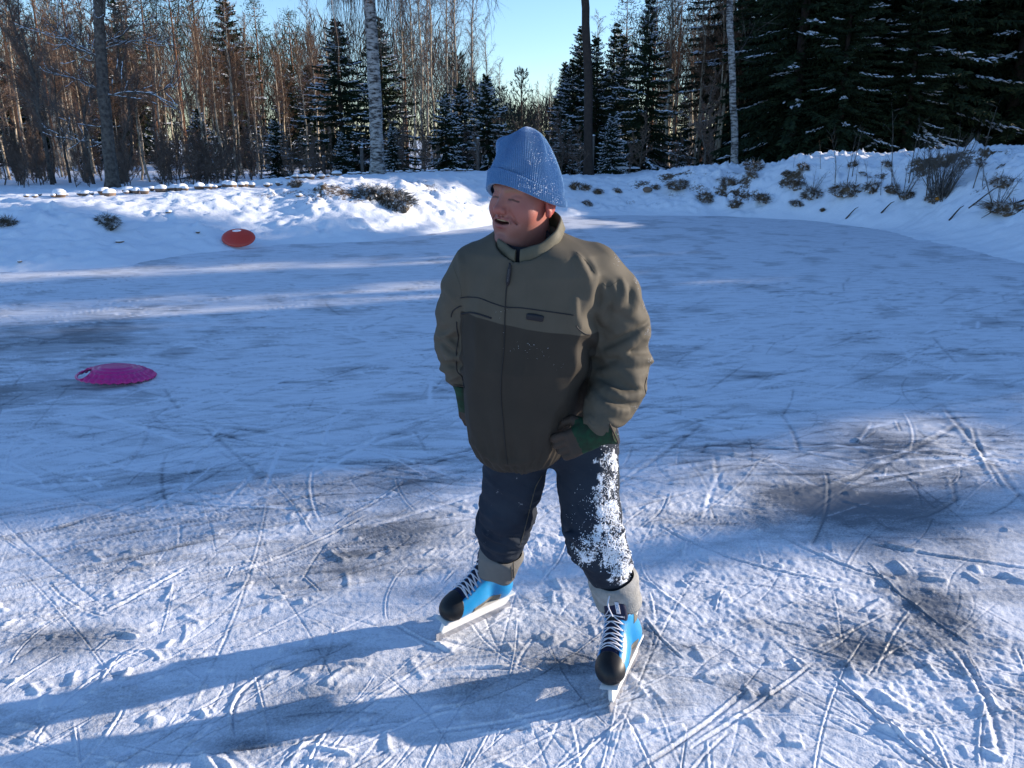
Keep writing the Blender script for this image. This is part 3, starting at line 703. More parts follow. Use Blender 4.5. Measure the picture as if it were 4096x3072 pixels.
# --- big individual trunks
def trunk_tree(name, label, px_top, px_bot, Y, r0, r1, m, H, limbs, lm, snow=False, seed=0):
    xb, _ = XY(px_bot, Y); zb = gz(xb, Y) - .1
    pt = P(px_top, 0, Y); k = (pt[0] - xb) / (pt[2] - zb)
    root = empty(name, (xb, Y, zb), label, "tree"); mb = MB(); r = np.random.default_rng(seed)
    zz = np.linspace(0, H, 26); wob = np.cumsum(r.normal(0, .012, (26, 2)), 0); wob -= wob[0]
    path = np.stack([k * zz + wob[:, 0] * 1.2, wob[:, 1], zz], 1); rad = np.interp(zz, [0, .35, 1.2, 5.5, H], [r0 * 1.5, r0 * 1.1, r0, r1, .03])
    rad *= 1 + r.normal(0, .03, 26)
    mb.tube(path, rad, 14); link("trunk", mb.mesh("trunk", m), root)
    cw = MB(); sn = MB(); B, D, Ln, Wd = [], [], [], []
    def grow(p, d, L, rr, depth, drop):
        n = 7; pts = [p]; 
        for i in range(n): d = unit(d + r.normal(0, .17, 3) + np.array([0, 0, drop * (i / n)])); pts.append(pts[-1] + d * L / n)
        pts = np.array(pts); cw.tube(pts, np.linspace(rr, rr * .35, n + 1), 5 if rr > .02 else 3, False)
        if snow and rr > .008:
            kk = r.random(n) < .75; c = ((pts[:-1] + pts[1:]) / 2)[kk] + (0, 0, rr * .8); 
            if len(c): V, T = octs(c, np.diff(pts, axis=0)[kk], np.full(len(c), L / n * 1.1), np.full(len(c), rr * 1.5 + .01), np.full(len(c), .012 + rr * .35), r); sn.add(V, None, T)
        if depth > 0:
            for i in range(1, n + 1):
                for q in range(2 if i < n else 3):
                    grow(pts[i], unit(d + r.normal(0, .6, 3)), L * r.uniform(.3, .55), rr * .5, depth - 1, drop)
        else:
            for i in range(1, n + 1):
                for q in range(3): B.append(pts[i]); D.append(d + r.normal(0, .6, 3) + np.array([0, 0, drop * 3])); Ln.append(L * r.uniform(.3, .8)); Wd.append(.010)
    for (z, az, el, L, rr, dep, drop) in limbs:
        c = np.array([np.interp(z, zz, path[:, 0]), np.interp(z, zz, path[:, 1]), z])
        grow(c, np.array([math.cos(az) * math.cos(el), math.sin(az) * math.cos(el), math.sin(el)]), L, rr, dep, drop)
    if B: V, Q = blades(np.array(B), np.array(D), np.array(Ln), np.array(Wd), r); cw.add(V, Q)
    if limbs: link("crown", cw.mesh("crown", lm, smooth=False), root)
    if sn.n: link("snow", sn.mesh("snow", M_SNOW, smooth=False), root)['kind'] = 'stuff'
    return root
R = np.random.default_rng(12)
L_ = [(R.uniform(1.3, 6.5), (0 if k % 2 else math.pi) + R.normal(0, .7), R.uniform(-.05, .5), R.uniform(1.0, 2.1), R.uniform(.014, .030), 1, .10) for k in range(17)]
L_ += [(4.2, 0.1, .8, 2.2, .035, 1, .1), (4.8, math.pi, .8, 2.2, .035, 1, .1)]
trunk_tree("bare_tree", "big bare tree with dark thick trunk and wide crooked snow-lined branches on the left", 98, 114, 22.5, .165, .125, M_bark, 9, L_, M_bark, True, 3)
L_ = [(4.75, -.15, .75, 2.4, .045, 1, -.15), (5.4, math.pi, .6, 3.0, .04, 1, -.2), (4.95, math.pi + .4, .35, 2.0, .02, 1, -.35)]
for k in range(26): L_.append((R.uniform(6.2, 9.5), R.uniform(0, 6.28), R.uniform(.1, .5), R.uniform(2.5, 4.0), .03, 1, -.38))
bt = trunk_tree("birch_tree", "large white-barked birch standing behind the middle of the bank", 370, 379, 22.5, .175, .135, M_birch, 10.5, L_, M_twigp, False, 5)
# curtains of hanging birch twigs
mb = MB(); r = np.random.default_rng(31); xb = bt.location[0]
for k in range(150):
    px = r.choice([r.uniform(325, 362), r.uniform(376, 410), r.uniform(330, 500)]); Y = 22.5 + r.normal(0, 1.2); top = P(px, -20, Y); L = r.uniform(.4, 1.9)
    pts = [top - np.array([0, 0, L * u]) + np.array([math.sin(u * 5 + k) * .05, 0, 0]) for u in np.linspace(0, 1, 6)]; mb.tube(np.array(pts), np.linspace(.006, .0035, 6), 3, False)
    for u in pts[1:]:
        for q in range(2): d = r.normal(0, .15, 3) + (0, 0, -.5); V, Q = blades(np.array([u]), np.array([d]), np.array([r.uniform(.15, .4)]), np.array([.007]), r); mb.add(V, Q)
o = link("hanging_twigs", mb.mesh("hanging_twigs", M_twigp, smooth=False), bt); o.location = -Vector(bt.location)
trunk_tree("pine_tree", "bare dark straight pine trunk rising behind the hat's right side", 589, 588, 25.5, .135, .115, M_dark, 10, [(9, a, .3, 2, .03, 1, 0) for a in (0, 2, 4)], M_dark, False, 7)
trunk_tree("birch_tree", "shaded pale birch trunk at the edge of the dark spruce wall", 733, 733.5, 24.5, .10, .085, M_birch, 9, [(4.2, math.pi + .3, .3, 2.2, .02, 1, -.1), (5.0, 2.5, .5, 2, .02, 1, 0), (3.0, .3, .9, 1.5, .012, 0, 0)], M_bark, False, 9)
# --- far woods closing the view
mb = MB(); r = np.random.default_rng(17)
B, D, Ln, Wd = [], [], [], []
n = 130000; ang = r.uniform(-1.5, 1.5, n); dist = r.uniform(68, 90, n)
px_ = np.tan(ang * .9) * 0
x = np.sin(ang) * dist; y = np.cos(ang) * dist
hmax = 3.2 + 2.6 * noise2(ang * 14, ang * 0, 5) + 5.5 * sstep(-.02, -.12, ang) + 5.5 * sstep(.08, .16, ang)
zz = r.random(n) ** 1.1 * hmax
blade_b = np.stack([x, y, zz], 1); V, Q = blades(blade_b, r.normal(0, .38, (n, 3)) + (0, 0, 1.0), r.uniform(.8, 2.6, n), r.uniform(.025, .09, n), r)
mi_ = None
M_far = mat("distant_wood", (.060, .045, .033), rough=.95, noise=(.25, .9, (.022, .030, .018), 6))
w_ = obj("distant_wood", V, Q, M_far, smooth=False); tag(w_, "far-off mixed wood closing the horizon", "wood", kind='stuff')
# ---------------------------------------------------------------- small things on and behind the banks
M_stone = mat("brown_stone", (.16, .115, .085), rough=.9, noise=(6, .7, (.26, .18, .13)), bump=(30, .7, .02))
def lump(r, seed, flat=.7):
    V, Q = revolve([(0.001, -.6), (.5, -.55), (.85, -.3), (1, 0), (.9, .35), (.6, .62), (.3, .74), (.001, .78)], 14)
    V = V * (1 + .35 * (noise3(V * 1.3 + 5, seed) - .5)[:, None]) * (1, .85, flat); return V * r, Q
SV = []
for k in range(4):
    V, Q = lump(.16, 40 + k); st = mesh_from("stone", V, Q, [M_stone]); V2, Q2 = lump(.165, 40 + k, .62); sel = V2[Q2].mean(1)[:, 2] > .005
    V2 = V2 + (0, 0, .022); SV.append((st, mesh_from("snow_cap", V2, Q2[sel], [M_SNOW])))
R = np.random.default_rng(3)
def crest(px, lo=10, hi=26):
    "farthest visible terrain point along a picture column before the crest drops away"
    x0 = (px - 512) / FPX; best = None; bv = -9
    for Y in np.arange(lo, hi, .15):
        x = x0 * (Y * CP + 1.1 * SP); z = gz(x, Y); e = (z - CAMH) / Y
        if e > bv + .0002: bv = e; best = (x, Y, z)
    return best
px = 24.0; k = 0
while px < 335:
    X0 = XY(px, 15.5 + (px - 24) * .0135, .7); y_ = X0[1] + R.normal(0, .28); s = R.choice([.25, .35, .5, .6, .8])
    root = empty("stone", (X0[0], y_, gz(X0[0], y_) + .05), "round snow-capped stone in the long row along the left bank top", "stone", "snow-capped stones along the left bank", R.uniform(0, 6))
    root.scale = (s * 1.05, s, s * R.uniform(1.0, 1.4)); a_, b_ = SV[k % 4]; link("stone_body", a_, root); link("snow_cap", b_, root)
    px += R.uniform(4.2, 8.5) * (1.15 - px / 700); k += 1
for px in np.arange(350, 478, 4.6):
    c = crest(px + R.normal(0, 1)); s = R.uniform(.25, .6)
    root = empty("stone", (c[0], c[1], c[2] + .02), "small snow-capped stone on the crest behind the middle of the bank", "stone", "snow-capped stones on the middle crest", R.uniform(0, 6))
    root.scale = (s, s, s * .85); a_, b_ = SV[k % 4]; link("stone_body", a_, root); link("snow_cap", b_, root); k += 1
# scattered dark lumps on the left bank
for (px, Y, s, lab) in [(170, 15.1, .45, "dark stone half buried high on the left bank"), (197, 14.4, .3, "small dark stone above the red saucer"), (300, 17.0, .5, "snowy boulder right of the red saucer's slope"), (16, 11.9, .22, "tiny dark stone low at the far left"), (118, 13.3, .42, "earthy stone in the bare patch of the left bank")]:
    x, y = XY(px, Y, .4); root = empty("stone", (x, y, gz(x, y) + .02), lab, "stone", None, R.uniform(0, 6)); root.scale = (s, s, s); a_, b_ = SV[k % 4]; link("stone_body", a_, root); link("snow_cap", b_, root); k += 1

# fence posts
M_post = mat("weathered_post", (.20, .18, .16), rough=.9, noise=(14, .7, (.12, .11, .10)), bump=(50, .6, .01))
def post(px, Y, h, label, brace=False):
    x, y = XY(px, Y, .5); z = gz(x, y) - .1
    root = empty("fence_post", (x, y, z), label, "post", "old fence posts behind the bank"); mb = MB(); mb.tube([(0, 0, 0), (0, 0, h * .6), (.01, 0, h), (.01, 0, h + .02)], [.055, .055, .05, .03], 8); link("post", mb.mesh("post", M_post), root)
    if brace: mb = MB(); mb.tube([(-.75, 0, .1), (-.05, 0, h * .86)], [.04, .04], 8); link("brace", mb.mesh("brace", M_post), root)
    mb = MB(); V, Q = revolve([(.001, -.01), (.06, 0), (.055, .03), (.001, .05)], 10); mb.add(V + (.01, 0, h + .02), Q); link("snow_cap", mb.mesh("snow_cap", M_SNOW), root)
for px, h, lb, br in [(325, .95, "leftmost old fence post, in front of the dark spruce", 0), (363, 1.15, "fence post just left of the white birch", 0), (401, 1.2, "fence post with a slanting brace right of the white birch", 1), (439, 1.25, "fence post between the brace post and the small snowy spruces", 0), (478, 1.25, "fence post next to the left side of the hat", 0), (592, 1.35, "fence post right of the hat under the bare pine trunk", 0)]:
    post(px, 27.5, h, lb, br)
# snow-covered board behind the crest
c = crest(630); x0, y0 = c[0], c[1] + 1.2
bd_ = empty("snowy_board", (x0, y0, c[2] + .02), "low board lying flat under snow behind the far bank", "board"); mb = MB(); mb.box((0, 0, -.05), (.92, .35, .04)); link("plank", mb.mesh("plank", M_post, False), bd_)
mb = MB(); V, Q = revolve([(.001, .02), (.5, .0), (.46, .05), (.3, .085), (.001, .10)], 24); mb.add(V * (1, .42, .8) + (0, 0, .082), Q); link("snow_cap", mb.mesh("snow_cap", M_SNOW), bd_)
for q in (-.38, .38): mb = MB(); mb.box((q, 0, -.06), (.05, .3, .2)); link("leg", mb.mesh("leg", M_post, False), bd_)

# grass tussocks on the banks
M_grass = mat("dead_grass", (.17, .11, .062), rough=.95, noise=(9, .9, (.075, .050, .032)))
def flecked(m):
    t = m.node_tree; b = t.nodes["Principled BSDF"]; tc = t.nodes.new("ShaderNodeTexCoord"); g_ = t.nodes.new("ShaderNodeNewGeometry")
    nn = t.nodes.new("ShaderNodeTexNoise"); nn.inputs["Scale"].default_value = 9; nn.inputs["Detail"].default_value = 8; nn.inputs["Roughness"].default_value = .8
    t.links.new(g_.outputs["Position"], nn.inputs["Vector"]); mr = t.nodes.new("ShaderNodeMapRange"); mr.inputs[1].default_value = .52; mr.inputs[2].default_value = .58; t.links.new(nn.outputs["Fac"], mr.inputs[0])
    mx = t.nodes.new("ShaderNodeMix"); mx.data_type = 'RGBA'; mx.inputs[7].default_value = (.78, .82, .88, 1); t.links.new(mr.outputs[0], mx.inputs[0]); t.links.new(b.inputs["Base Color"].links[0].from_socket, mx.inputs[6]); t.links.new(mx.outputs[2], b.inputs["Base Color"])
M_heath = mat("dark_heather", (.085, .068, .048), rough=.95, noise=(20, .9, (.10, .085, .06)))
flecked(M_heath); flecked(M_grass)
def tussock(seed, n=620, R_=.30, h=.14):
    r = np.random.default_rng(seed); a = r.uniform(0, 6.28, n); q = np.sqrt(r.random(n)) * R_
    B = np.stack([np.cos(a) * q, np.sin(a) * q * .8, .14 * np.exp(-(q / R_ * 1.4) ** 2) - .03], 1)
    D = np.stack([np.cos(a) * q * 3.2, np.sin(a) * q * 3.2 - .35, np.full(n, .42)], 1) + r.normal(0, .22, (n, 3)) ; D[:, 2] -= q * 1.6
    V, Q = blades(B, D, r.uniform(.5, 1.5, n) * h, np.full(n, .012), r); mb = MB(); mb.add(V, Q)
    V, Q = revolve([(R_ * .9, -.10), (R_ * .7, .0), (R_ * .4, .08), (.001, .11)], 16); V = V * (1 + .5 * (noise3(V * 9 + 7, seed) - .5)[:, None]); mb.add(V, Q); return mb
TU = [tussock(k).mesh("tuft", M_grass, False) for k in range(4)]
HE = tussock(9, 700, .34, .20).mesh("tuft", M_heath, False)
def tuft(me, px, Y, s, label, group=None, sx=1, tilt=.35, name="grass_tussock", cat="tussock", zoff=0):
    x, y = XY(px, Y, .8); o = link(name, me); o.location = (x, y, gz(x, y) + .02 + zoff); o.scale = (s * sx, s, s); o.rotation_euler = (tilt, random.uniform(-.25, .25), random.uniform(-1.2, 1.2)); o.scale = (o.scale[0] * random.uniform(.8, 1.2), o.scale[1], o.scale[2] * random.uniform(.8, 1.6)); return tag(o, label, cat, group)
def onbank(px, py, lo=9, hi=26):
    x0 = (px - 512) / FPX; e = None
    yd = (py - 384) / FPX; sl_ = -(SP + yd * CP) / (CP - yd * SP)
    for Y in np.arange(lo, hi, .05):
        x = x0 * (Y * CP + 1.0 * SP)
        if (gz(x, Y) - CAMH) / Y >= sl_: return Y
    return hi
c3 = lambda x, y: ((2600 + x / 1.479) / 4, (y / 1.479) / 4)
for (x, y, s, sx) in [(170, 1100, .9, 1.5), (40, 1115, .5, 1.2), (335, 1175, .95, .9), (480, 1095, .9, 1.6), (620, 1000, 1.1, 1.1), (600, 1040, .7, 1), (510, 1215, .7, 1.1), (680, 1195, 1.0, 1.4), (860, 1110, .8, .9), (900, 995, .7, 1.2), (960, 1165, 1.0, 1.3), (800, 1035, .5, 1),
                      (1180, 1155, 1.1, 1.7), (1330, 1120, .95, 1.0), (1385, 985, .6, .8), (1190, 980, .5, 1.3), (1440, 1140, .8, 1), (1540, 1170, .7, 1.5), (1690, 1190, .7, 1.3), (1940, 990, .5, 1.2), (2080, 1100, .8, 1.5), (2150, 1255, 1.3, 2.0), (880, 1210, .6, 1), (1040, 1250, .3, 1), (2060, 1240, .8, 1.5), (1250, 1040, .4, 1)]:
    px, py = c3(x, y); Y = onbank(px, py)
    tuft(TU[random.randrange(4)], px, Y, .8 * s * Y / 21, "brown tussock of dead grass poking through the snow of the right bank", "grass tussocks on the right bank", sx)
for (px, py, s) in [(585, 190, .5), (598, 193, .45), (618, 192, .4), (575, 188, .5), (588, 205, .35)]: tuft(TU[random.randrange(4)], px, onbank(px, py), s, "small brown tussock on the far bank just right of the man's head", "tussocks on the far bank")
for (px, py, s, sx) in [(372, 196, .8, 1.4), (383, 200, .9, 1.5), (395, 206, .8, 1.4), (364, 192, .5, 1.3)]: tuft(HE, px, onbank(px, py), s, "dark heather clump in the diagonal patch on the middle of the bank", "heather clumps of the diagonal patch", sx, name="heather_clump", cat="heather")
for (px, py, s, lb) in [(104, 222, .42, "dark heather clump on the left bank, upper of two"), (108, 228, .4, "dark heather clump on the left bank, lower of two")]: tuft(HE, px, onbank(px, py), s, lb, sx=1.2, name="heather_clump", cat="heather")
tuft(TU[1], 297, onbank(297, 186) - .1, .75, "upright dead weed clump on the left crest", sx=.7, tilt=0, name="weed_clump", cat="weeds", zoff=.05)
tuft(HE, 3, onbank(3, 226), .45, "dark weed at the far left edge of the bank", name="weed_clump", cat="weeds", tilt=.1)
# bare saplings and brush on the right bank
def twiggy(seed, H, n=5, spread=.25, tw=.007, side=9):
    r = np.random.default_rng(seed); mb = MB(); B, D, L_, W_ = [], [], [], []
    for k in range(n):
        a = r.uniform(0, 6.28); d = np.array([math.cos(a) * spread, math.sin(a) * spread, 1.0]) ; d = unit(d); pts = [np.array([math.cos(a), math.sin(a), 0]) * .05 * (n > 1)]; h = H * r.uniform(.6, 1)
        for i in range(7): d = unit(d + r.normal(0, .06, 3)); pts.append(pts[-1] + d * h / 7)
        pts = np.array(pts); mb.tube(pts, np.linspace(.013, .004, 8) * (H / 1.6) ** .5, 4, False)
        for i in range(1, 8):
            for q in range(side // 2 if n > 3 else 4): B.append(pts[i]); D.append(d + r.normal(0, .5, 3)); L_.append(h * r.uniform(.10, .28)); W_.append(tw)
    V, Q = blades(np.array(B), np.array(D), np.array(L_), np.array(W_), r); mb.add(V, Q); return mb.mesh("sapling", M_bark, False)
TW = [twiggy(k, 1.6, 1, .12) for k in range(3)] + [twiggy(5, 1.5, 20, .34, .005, 14), twiggy(6, 1.3, 8, .5)]
for (x, y, H, v) in [(1095, 1100, 1.5, 0), (1165, 1120, 1.2, 1), (1215, 1110, .8, 2), (1285, 1130, .8, 0), (1430, 1100, 1.5, 1), (1525, 1090, 1.6, 2), (1545, 1080, 1.2, 0), (1370, 1160, .7, 1), (1600, 1000, .9, 2), (1190, 1050, 1.3, 2), (1640, 1160, 1.4, 0), (1760, 1170, 1.2, 1), (1905, 1120, 1.5, 1), (1960, 1110, .9, 0), (2070, 1230, .8, 2), (2200, 1000, 1.0, 0), (840, 1000, .4, 0), (1000, 1010, .6, 1)]:
    px, py = c3(x, y); Y = onbank(px, py); xx, yy = XY(px, Y, .8); o = link("bare_sapling", TW[v]); o.location = (xx, yy, gz(xx, yy) - .03); s = H / 1.6 * 1.1; o.scale = (s, s, s); o.rotation_euler = (0, 0, random.uniform(0, 6))
    tag(o, "thin leafless sapling growing out of the right bank", "sapling", "leafless saplings on the right bank")
for (x, y, v, s, lb) in [(1695, 1210, 3, .95, "dense grey bush of upright twigs, largest on the right bank"), (1740, 1190, 3, .9, "smaller twig bush touching the largest one on its right"), (1500, 1190, 4, .8, "arching snowy brush left of the dense twig bush"), (2060, 1245, 4, .7, "low brush at the right edge of the picture"), (960, 1160, 4, .6, "low brush among the tussocks in the middle of the right bank")]:
    px, py = c3(x, y); Y = onbank(px, py); xx, yy = XY(px, Y, .8); o = link("twig_bush", TW[v]); o.location = (xx, yy, gz(xx, yy) - .03); o.scale = (s, s, s); tag(o, lb, "bush")
# fallen sticks at the foot of the bank
for (a, b, lb) in [((1765, 1330), (1850, 1265), "dark stick slanting out of the snow near the right edge"), ((1880, 1262), (2060, 1215), "long thin branch lying towards the right edge"), ((1365, 1275), (1440, 1235), "crooked stick below the arching brush"), ((1155, 1312), (1225, 1290), "short dark stick lowest on the right bank"), ((2210, 1215), (1960, 1290), "fallen branch bundle stem at the right edge")]:
    pa, pb = c3(*a), c3(*b); Ya, Yb = onbank(*pa, lo=8), onbank(*pb, lo=8); A = P(*pa, Ya); B_ = P(*pb, (Ya + Yb) / 2); A[2] = gz(A[0], A[1]) + .0; B_[2] = gz(B_[0], B_[1]) + .10
    o = MB(); m_ = (A + B_) / 2 + (0, 0, .03); o.tube([A, (A + m_) / 2, m_, (m_ + B_) / 2 + (0, 0, .02), B_], [.018, .015, .013, .010, .005], 6); ob = o.obj("stick", M_dark, None, A); tag(ob, lb, "stick")
# orange scrap in the brush
px, py = c3(1693, 1222); Y = onbank(px, py); x, y = XY(px, Y, .4); V, Q = lump(.07, 3); mb = MB(); mb.add(V * (1, .7, 1.1), Q); o = mb.obj("orange_scrap", mat("orange_scrap", (.42, .16, .02), rough=.8, bump=(30, .6, .01)), None, (0, 0, 0)); o.location = (x, y, gz(x, y) + .05); tag(o, "small orange scrap lying at the foot of the dense twig bush", "litter")
# ball-like dark stone on far bank
px, py = (2150 + 1490 / 3.403) / 4, (600 + 565 / 3.403) / 4; Y = onbank(px, py); x, y = XY(px, Y, .6); o = link("stone", SV[1][0]); o.location = (x, y - .05, gz(x, y) + .03); o.scale = (.85, .85, 1.0); tag(o, "round dark stone bare of snow on the far bank, right of the man's head", "stone")

# ---------------------------------------------------------------- sledging saucers
import bmesh
def saucer(name, label, loc, rot, A, B, m, hole, ribs, depth=.09, flip=False):
    rings, seg = 26, 96; V = []
    for k in range(rings + 1):
        u = k / rings
        for j in range(seg):
            t_ = 2 * math.pi * j / seg
            z = depth * (1 - u ** 2.4)
            if u > .9: z += -.012 * (u - .9) / .1 if not ribs else -.004
            z += .006 * math.cos(u * 34) * (ribs > 0) * sstep(.25, .4, np.array(u)) * (u < .93)
            rr = 1 + (.012 * math.cos(ribs * t_) * sstep(.55, .9, np.array(u)) if ribs else 0)
            V.append([A * u * rr * math.cos(t_), B * u * rr * math.sin(t_), z + (.007 * math.cos(ribs * t_) * sstep(.5, .85, np.array(u)) if ribs else 0)])
    V = np.array(V); i = np.arange(1, rings)[:, None] * seg; j = np.arange(seg)[None, :]; j2 = (j + 1) % seg
    Q = np.stack([i + j, i + seg + j, i + seg + j2, i + j2], -1).reshape(-1, 4)
    cap = np.array([[seg + j_, seg + (j_ + 1) % seg, 0] for j_ in range(seg)])
    me = mesh_from(name, V, [Q, cap], [m]); bm = bmesh.new(); bm.from_mesh(me); bmesh.ops.remove_doubles(bm, verts=bm.verts, dist=1e-5); bmesh.ops.recalc_face_normals(bm, faces=bm.faces); bm.to_mesh(me); bm.free()
    o = link(name, me); sm = o.modifiers.new("s", 'SOLIDIFY'); sm.thickness = .007; sm.offset = 0
    cm = MB(); hx_, hy_, ha, hb, hr = hole; a = np.linspace(0, 2 * math.pi, 40, endpoint=False)
    px_ = ha * np.cos(a); py_ = hb * np.sin(a); c_, s_ = math.cos(hr), math.sin(hr)
    pts = np.stack([hx_ + px_ * c_ - py_ * s_, hy_ + px_ * s_ + py_ * c_], 1)
    Vc = np.concatenate([np.c_[pts, np.full(40, -.3)], np.c_[pts, np.full(40, .4)]]); bmm = bmesh.new(); vs = [bmm.verts.new(v) for v in Vc]
    for k in range(40): bmm.faces.new([vs[k], vs[(k + 1) % 40], vs[40 + (k + 1) % 40], vs[40 + k]])
    bmm.faces.new(vs[:40][::-1]); bmm.faces.new(vs[40:]); bmesh.ops.recalc_face_normals(bmm, faces=bmm.faces)
    cme = bpy.data.meshes.new("cut"); bmm.to_mesh(cme); bmm.free(); co = link("cut", cme)
    bo = o.modifiers.new("b", 'BOOLEAN'); bo.object = co; bo.operation = 'DIFFERENCE'; bo.solver = 'EXACT'
    bpy.context.view_layer.update(); dg = bpy.context.evaluated_depsgraph_get(); new = bpy.data.meshes.new_from_object(o.evaluated_get(dg)); o.modifiers.clear(); o.data = new; bpy.data.objects.remove(co)
    new.polygons.foreach_set("use_smooth", np.ones(len(new.polygons), bool))
    o.location = loc; o.rotation_euler = rot
    mb = MB(); mb.tube([(hx_ + 1.02 * (p[0] - hx_), hy_ + 1.02 * (p[1] - hy_), depth * (1 - min(1, math.hypot(p[0] / A, p[1] / B)) ** 2.4) + .001) for p in list(pts) + [pts[0]]], .006, 6)
    link("handle_rim", mb.mesh("handle_rim", m), o)
    return tag(o, label, "saucer sled")
M_pk = mat("magenta_plastic", (.62, .018, .20), rough=.30, spec=.5, coat=.2, noise=(8, .5, (.44, .015, .20)))
t = M_pk.node_tree; t.nodes["Principled BSDF"].inputs["Transmission Weight"].default_value = 0.0
M_rd = mat("red_plastic", (.62, .045, .020), rough=.35, spec=.5, coat=.15, noise=(8, .4, (.54, .04, .02)))
g = G(110, 384)
saucer("saucer_sled", "magenta ribbed saucer sled lying upturned on the ice", (g[0], g[1] + .12, .035), (math.radians(-2), math.radians(4), math.radians(14)), .295, .26, M_pk, (-.215, -.06, .055, .10, .1), 30, .080)
x, y = XY(238.5, 14.25, .15); zz = gz(x, y)
saucer("saucer_sled", "plain red saucer sled leaning against the foot of the left bank", (x, y, zz + .16), (math.radians(40), math.radians(5), math.radians(-6)), .30, .215, M_rd, (-.055, .115, .085, .048, .1), 0, .06)
# ---------------------------------------------------------------- the skater
ORG = np.array([.18, 2.66, 0.0])
# ----- head (local: x his left, y forward, z up; origin between the eyes' height and the ears)
def head_sdf(p):
    q = p.copy(); q[..., 0] = np.abs(q[..., 0])
    d = ell(p, (0, -.006, .036), (.075, .090, .088))
    d = smin(d, ell(p, (0, .022, -.02), (.069, .073, .088)), .03)
    d = smin(d, ell(p, (0, .026, -.082), (.065, .067, .050)), .03)          # jaw
    d = smin(d, ell(q, (.043, .054, -.036), (.031, .030, .031)), .025)      # cheeks
    d = smin(d, ell(p, (0, .083, -.122), (.026, .022, .020)), .022)         # chin
    d = smin(d, ell(p, (0, .032, -.127), (.052, .052, .030)), .03)          # soft underchin
    d = smin(d, cone(p, (0, -.012, -.06), (0, -.045, -.20), .058, .070), .03)   # neck
    d = smin(d, ell(p, (0, .075, -.075), (.038, .021, .028)), .02)          # muzzle
    d = smin(d, cone(p, (0, .084, .012), (0, .108, -.030), .0085, .0125), .014)  # nose
    d = smin(d, ell(p, (0, .110, -.033), (.0122, .013, .0108)), .008)
    d = smin(d, ell(q, (.0145, .098, -.037), (.0085, .011, .0085)), .007)
    d = smin(d, cone(q, (.010, .088, .020), (.046, .072, .024), .0085, .0075), .012)  # brow
    d = smax(d, -ell(q, (.033, .103, -.001), (.017, .021, .0105)), .012)     # socket
    d = smin(d, ell(q, (.033, .0740, -.0015), (.0175, .0145, .0120)), .005)
    d = smin(d, cone(q, (.019, .0855, -.0125), (.044, .078, -.012), .003, .003), .008)   # lower lid pouch
    d = smax(d, -chain(q, [(.018, .0895, -.0040), (.032, .0925, -.0030), (.047, .082, -.0065)], [.0012, .0019, .0012], .001), .002)
    d = smax(d, -chain(q, [(.021, .098, -.037), (.034, .086, -.052), (.041, .077, -.066)], [.0006, .0008, .0004], .002), .016)  # smile fold
    # open smile
    d = smax(d, -ell(p, (0, .106, -.0660), (.0300, .030, .0082)), .003)
    lipu = chain(q, [(0, .0985, -.0565), (.008, .0990, -.0550), (.020, .0925, -.0575), (.0330, .0790, -.0620)], [.0026, .0030, .0026, .0018], .004)
    lipl = chain(q, [(0, .0970, -.0780), (.016, .0935, -.0775), (.0325, .0790, -.0650)], [.0062, .0055, .0028], .004)
    d = smin(d, lipu, .004); d = smin(d, lipl, .004)
    teeth = np.abs(((p[..., 0] + .05) % .0076) - .0038) 
    td = ell(p, (0, .079, -.0605), (.026, .0185, .0056)) + np.where(teeth < .0007, .0008, 0)
    d = np.minimum(d, td)
    d = smax(d, -ell(p, (0, .107, -.0945), (.022, .012, .0065)), .012)
    # ears
    e = ell(q, (.083, -.012, -.016), (.010, .020, .031)); e = smax(e, -ell(q, (.093, -.006, -.012), (.007, .011, .018)), .006)
    e = smin(e, ell(q, (.084, -.004, -.042), (.0075, .009, .0105)), .006)
    d = smin(d, e, .006)
    d = smax(d, -ell(q, (.0085, .1015, -.0455), (.0042, .006, .0030)), .003)
    return d
HS = 1.08
HC = P(525.5, 196.5, 2.40) + np.array([.001, .070, .000])
def euler_frame(yaw, pitch, roll):
    "yaw: facing direction away from the camera axis towards picture left; columns x,y,z"
    F = np.array([-math.sin(yaw) * math.cos(pitch), -math.cos(yaw) * math.cos(pitch), -math.sin(pitch)])
    L = np.array([math.cos(yaw), -math.sin(yaw), 0]); U = np.cross(F, L)
    L2 = L * math.cos(roll) + U * math.sin(roll); U2 = -L * math.sin(roll) + U * math.cos(roll)
    return np.stack([L2, F, U2], 1)
HR = euler_frame(math.radians(42), math.radians(1), math.radians(-5))
def h2w(v): return np.asarray(v) * HS @ HR.T + HC
V0, Q0 = sdf_mesh(head_sdf, (-.102, -.135, -.225), (.102, .128, .130), .0017)
x, y, z = np.abs(V0[:, 0]), V0[:, 1], V0[:, 2]
def g(c, r): return np.exp(-(((x - c[0]) / r[0]) ** 2 + ((y - c[1]) / r[1]) ** 2 + ((z - c[2]) / r[2]) ** 2))
skin = np.tile(np.array([.315, .132, .100]), (len(V0), 1))
def tint(w, c):
    global skin
    skin = skin * (1 - w[:, None]) + np.array(c) * w[:, None]
blot = noise3(V0 * 60, 5) * .5 + noise3(V0 * 140, 6) * .5
tint(.25 * blot, (.25, .08, .062))
tint(.60 * g((.045, .06, -.032), (.03, .05, .028)), (.33, .078, .062))
tint(.60 * g((0, .11, -.034), (.02, .03, .016)), (.32, .075, .060))
tint(.75 * g((.085, -.01, -.03), (.02, .05, .05)), (.42, .06, .045))
tint(.32 * sstep(-.055, -.09, z) * sstep(-.15, -.11, z) * sstep(.0, .06, y), (.17, .085, .068))    # shaved beard
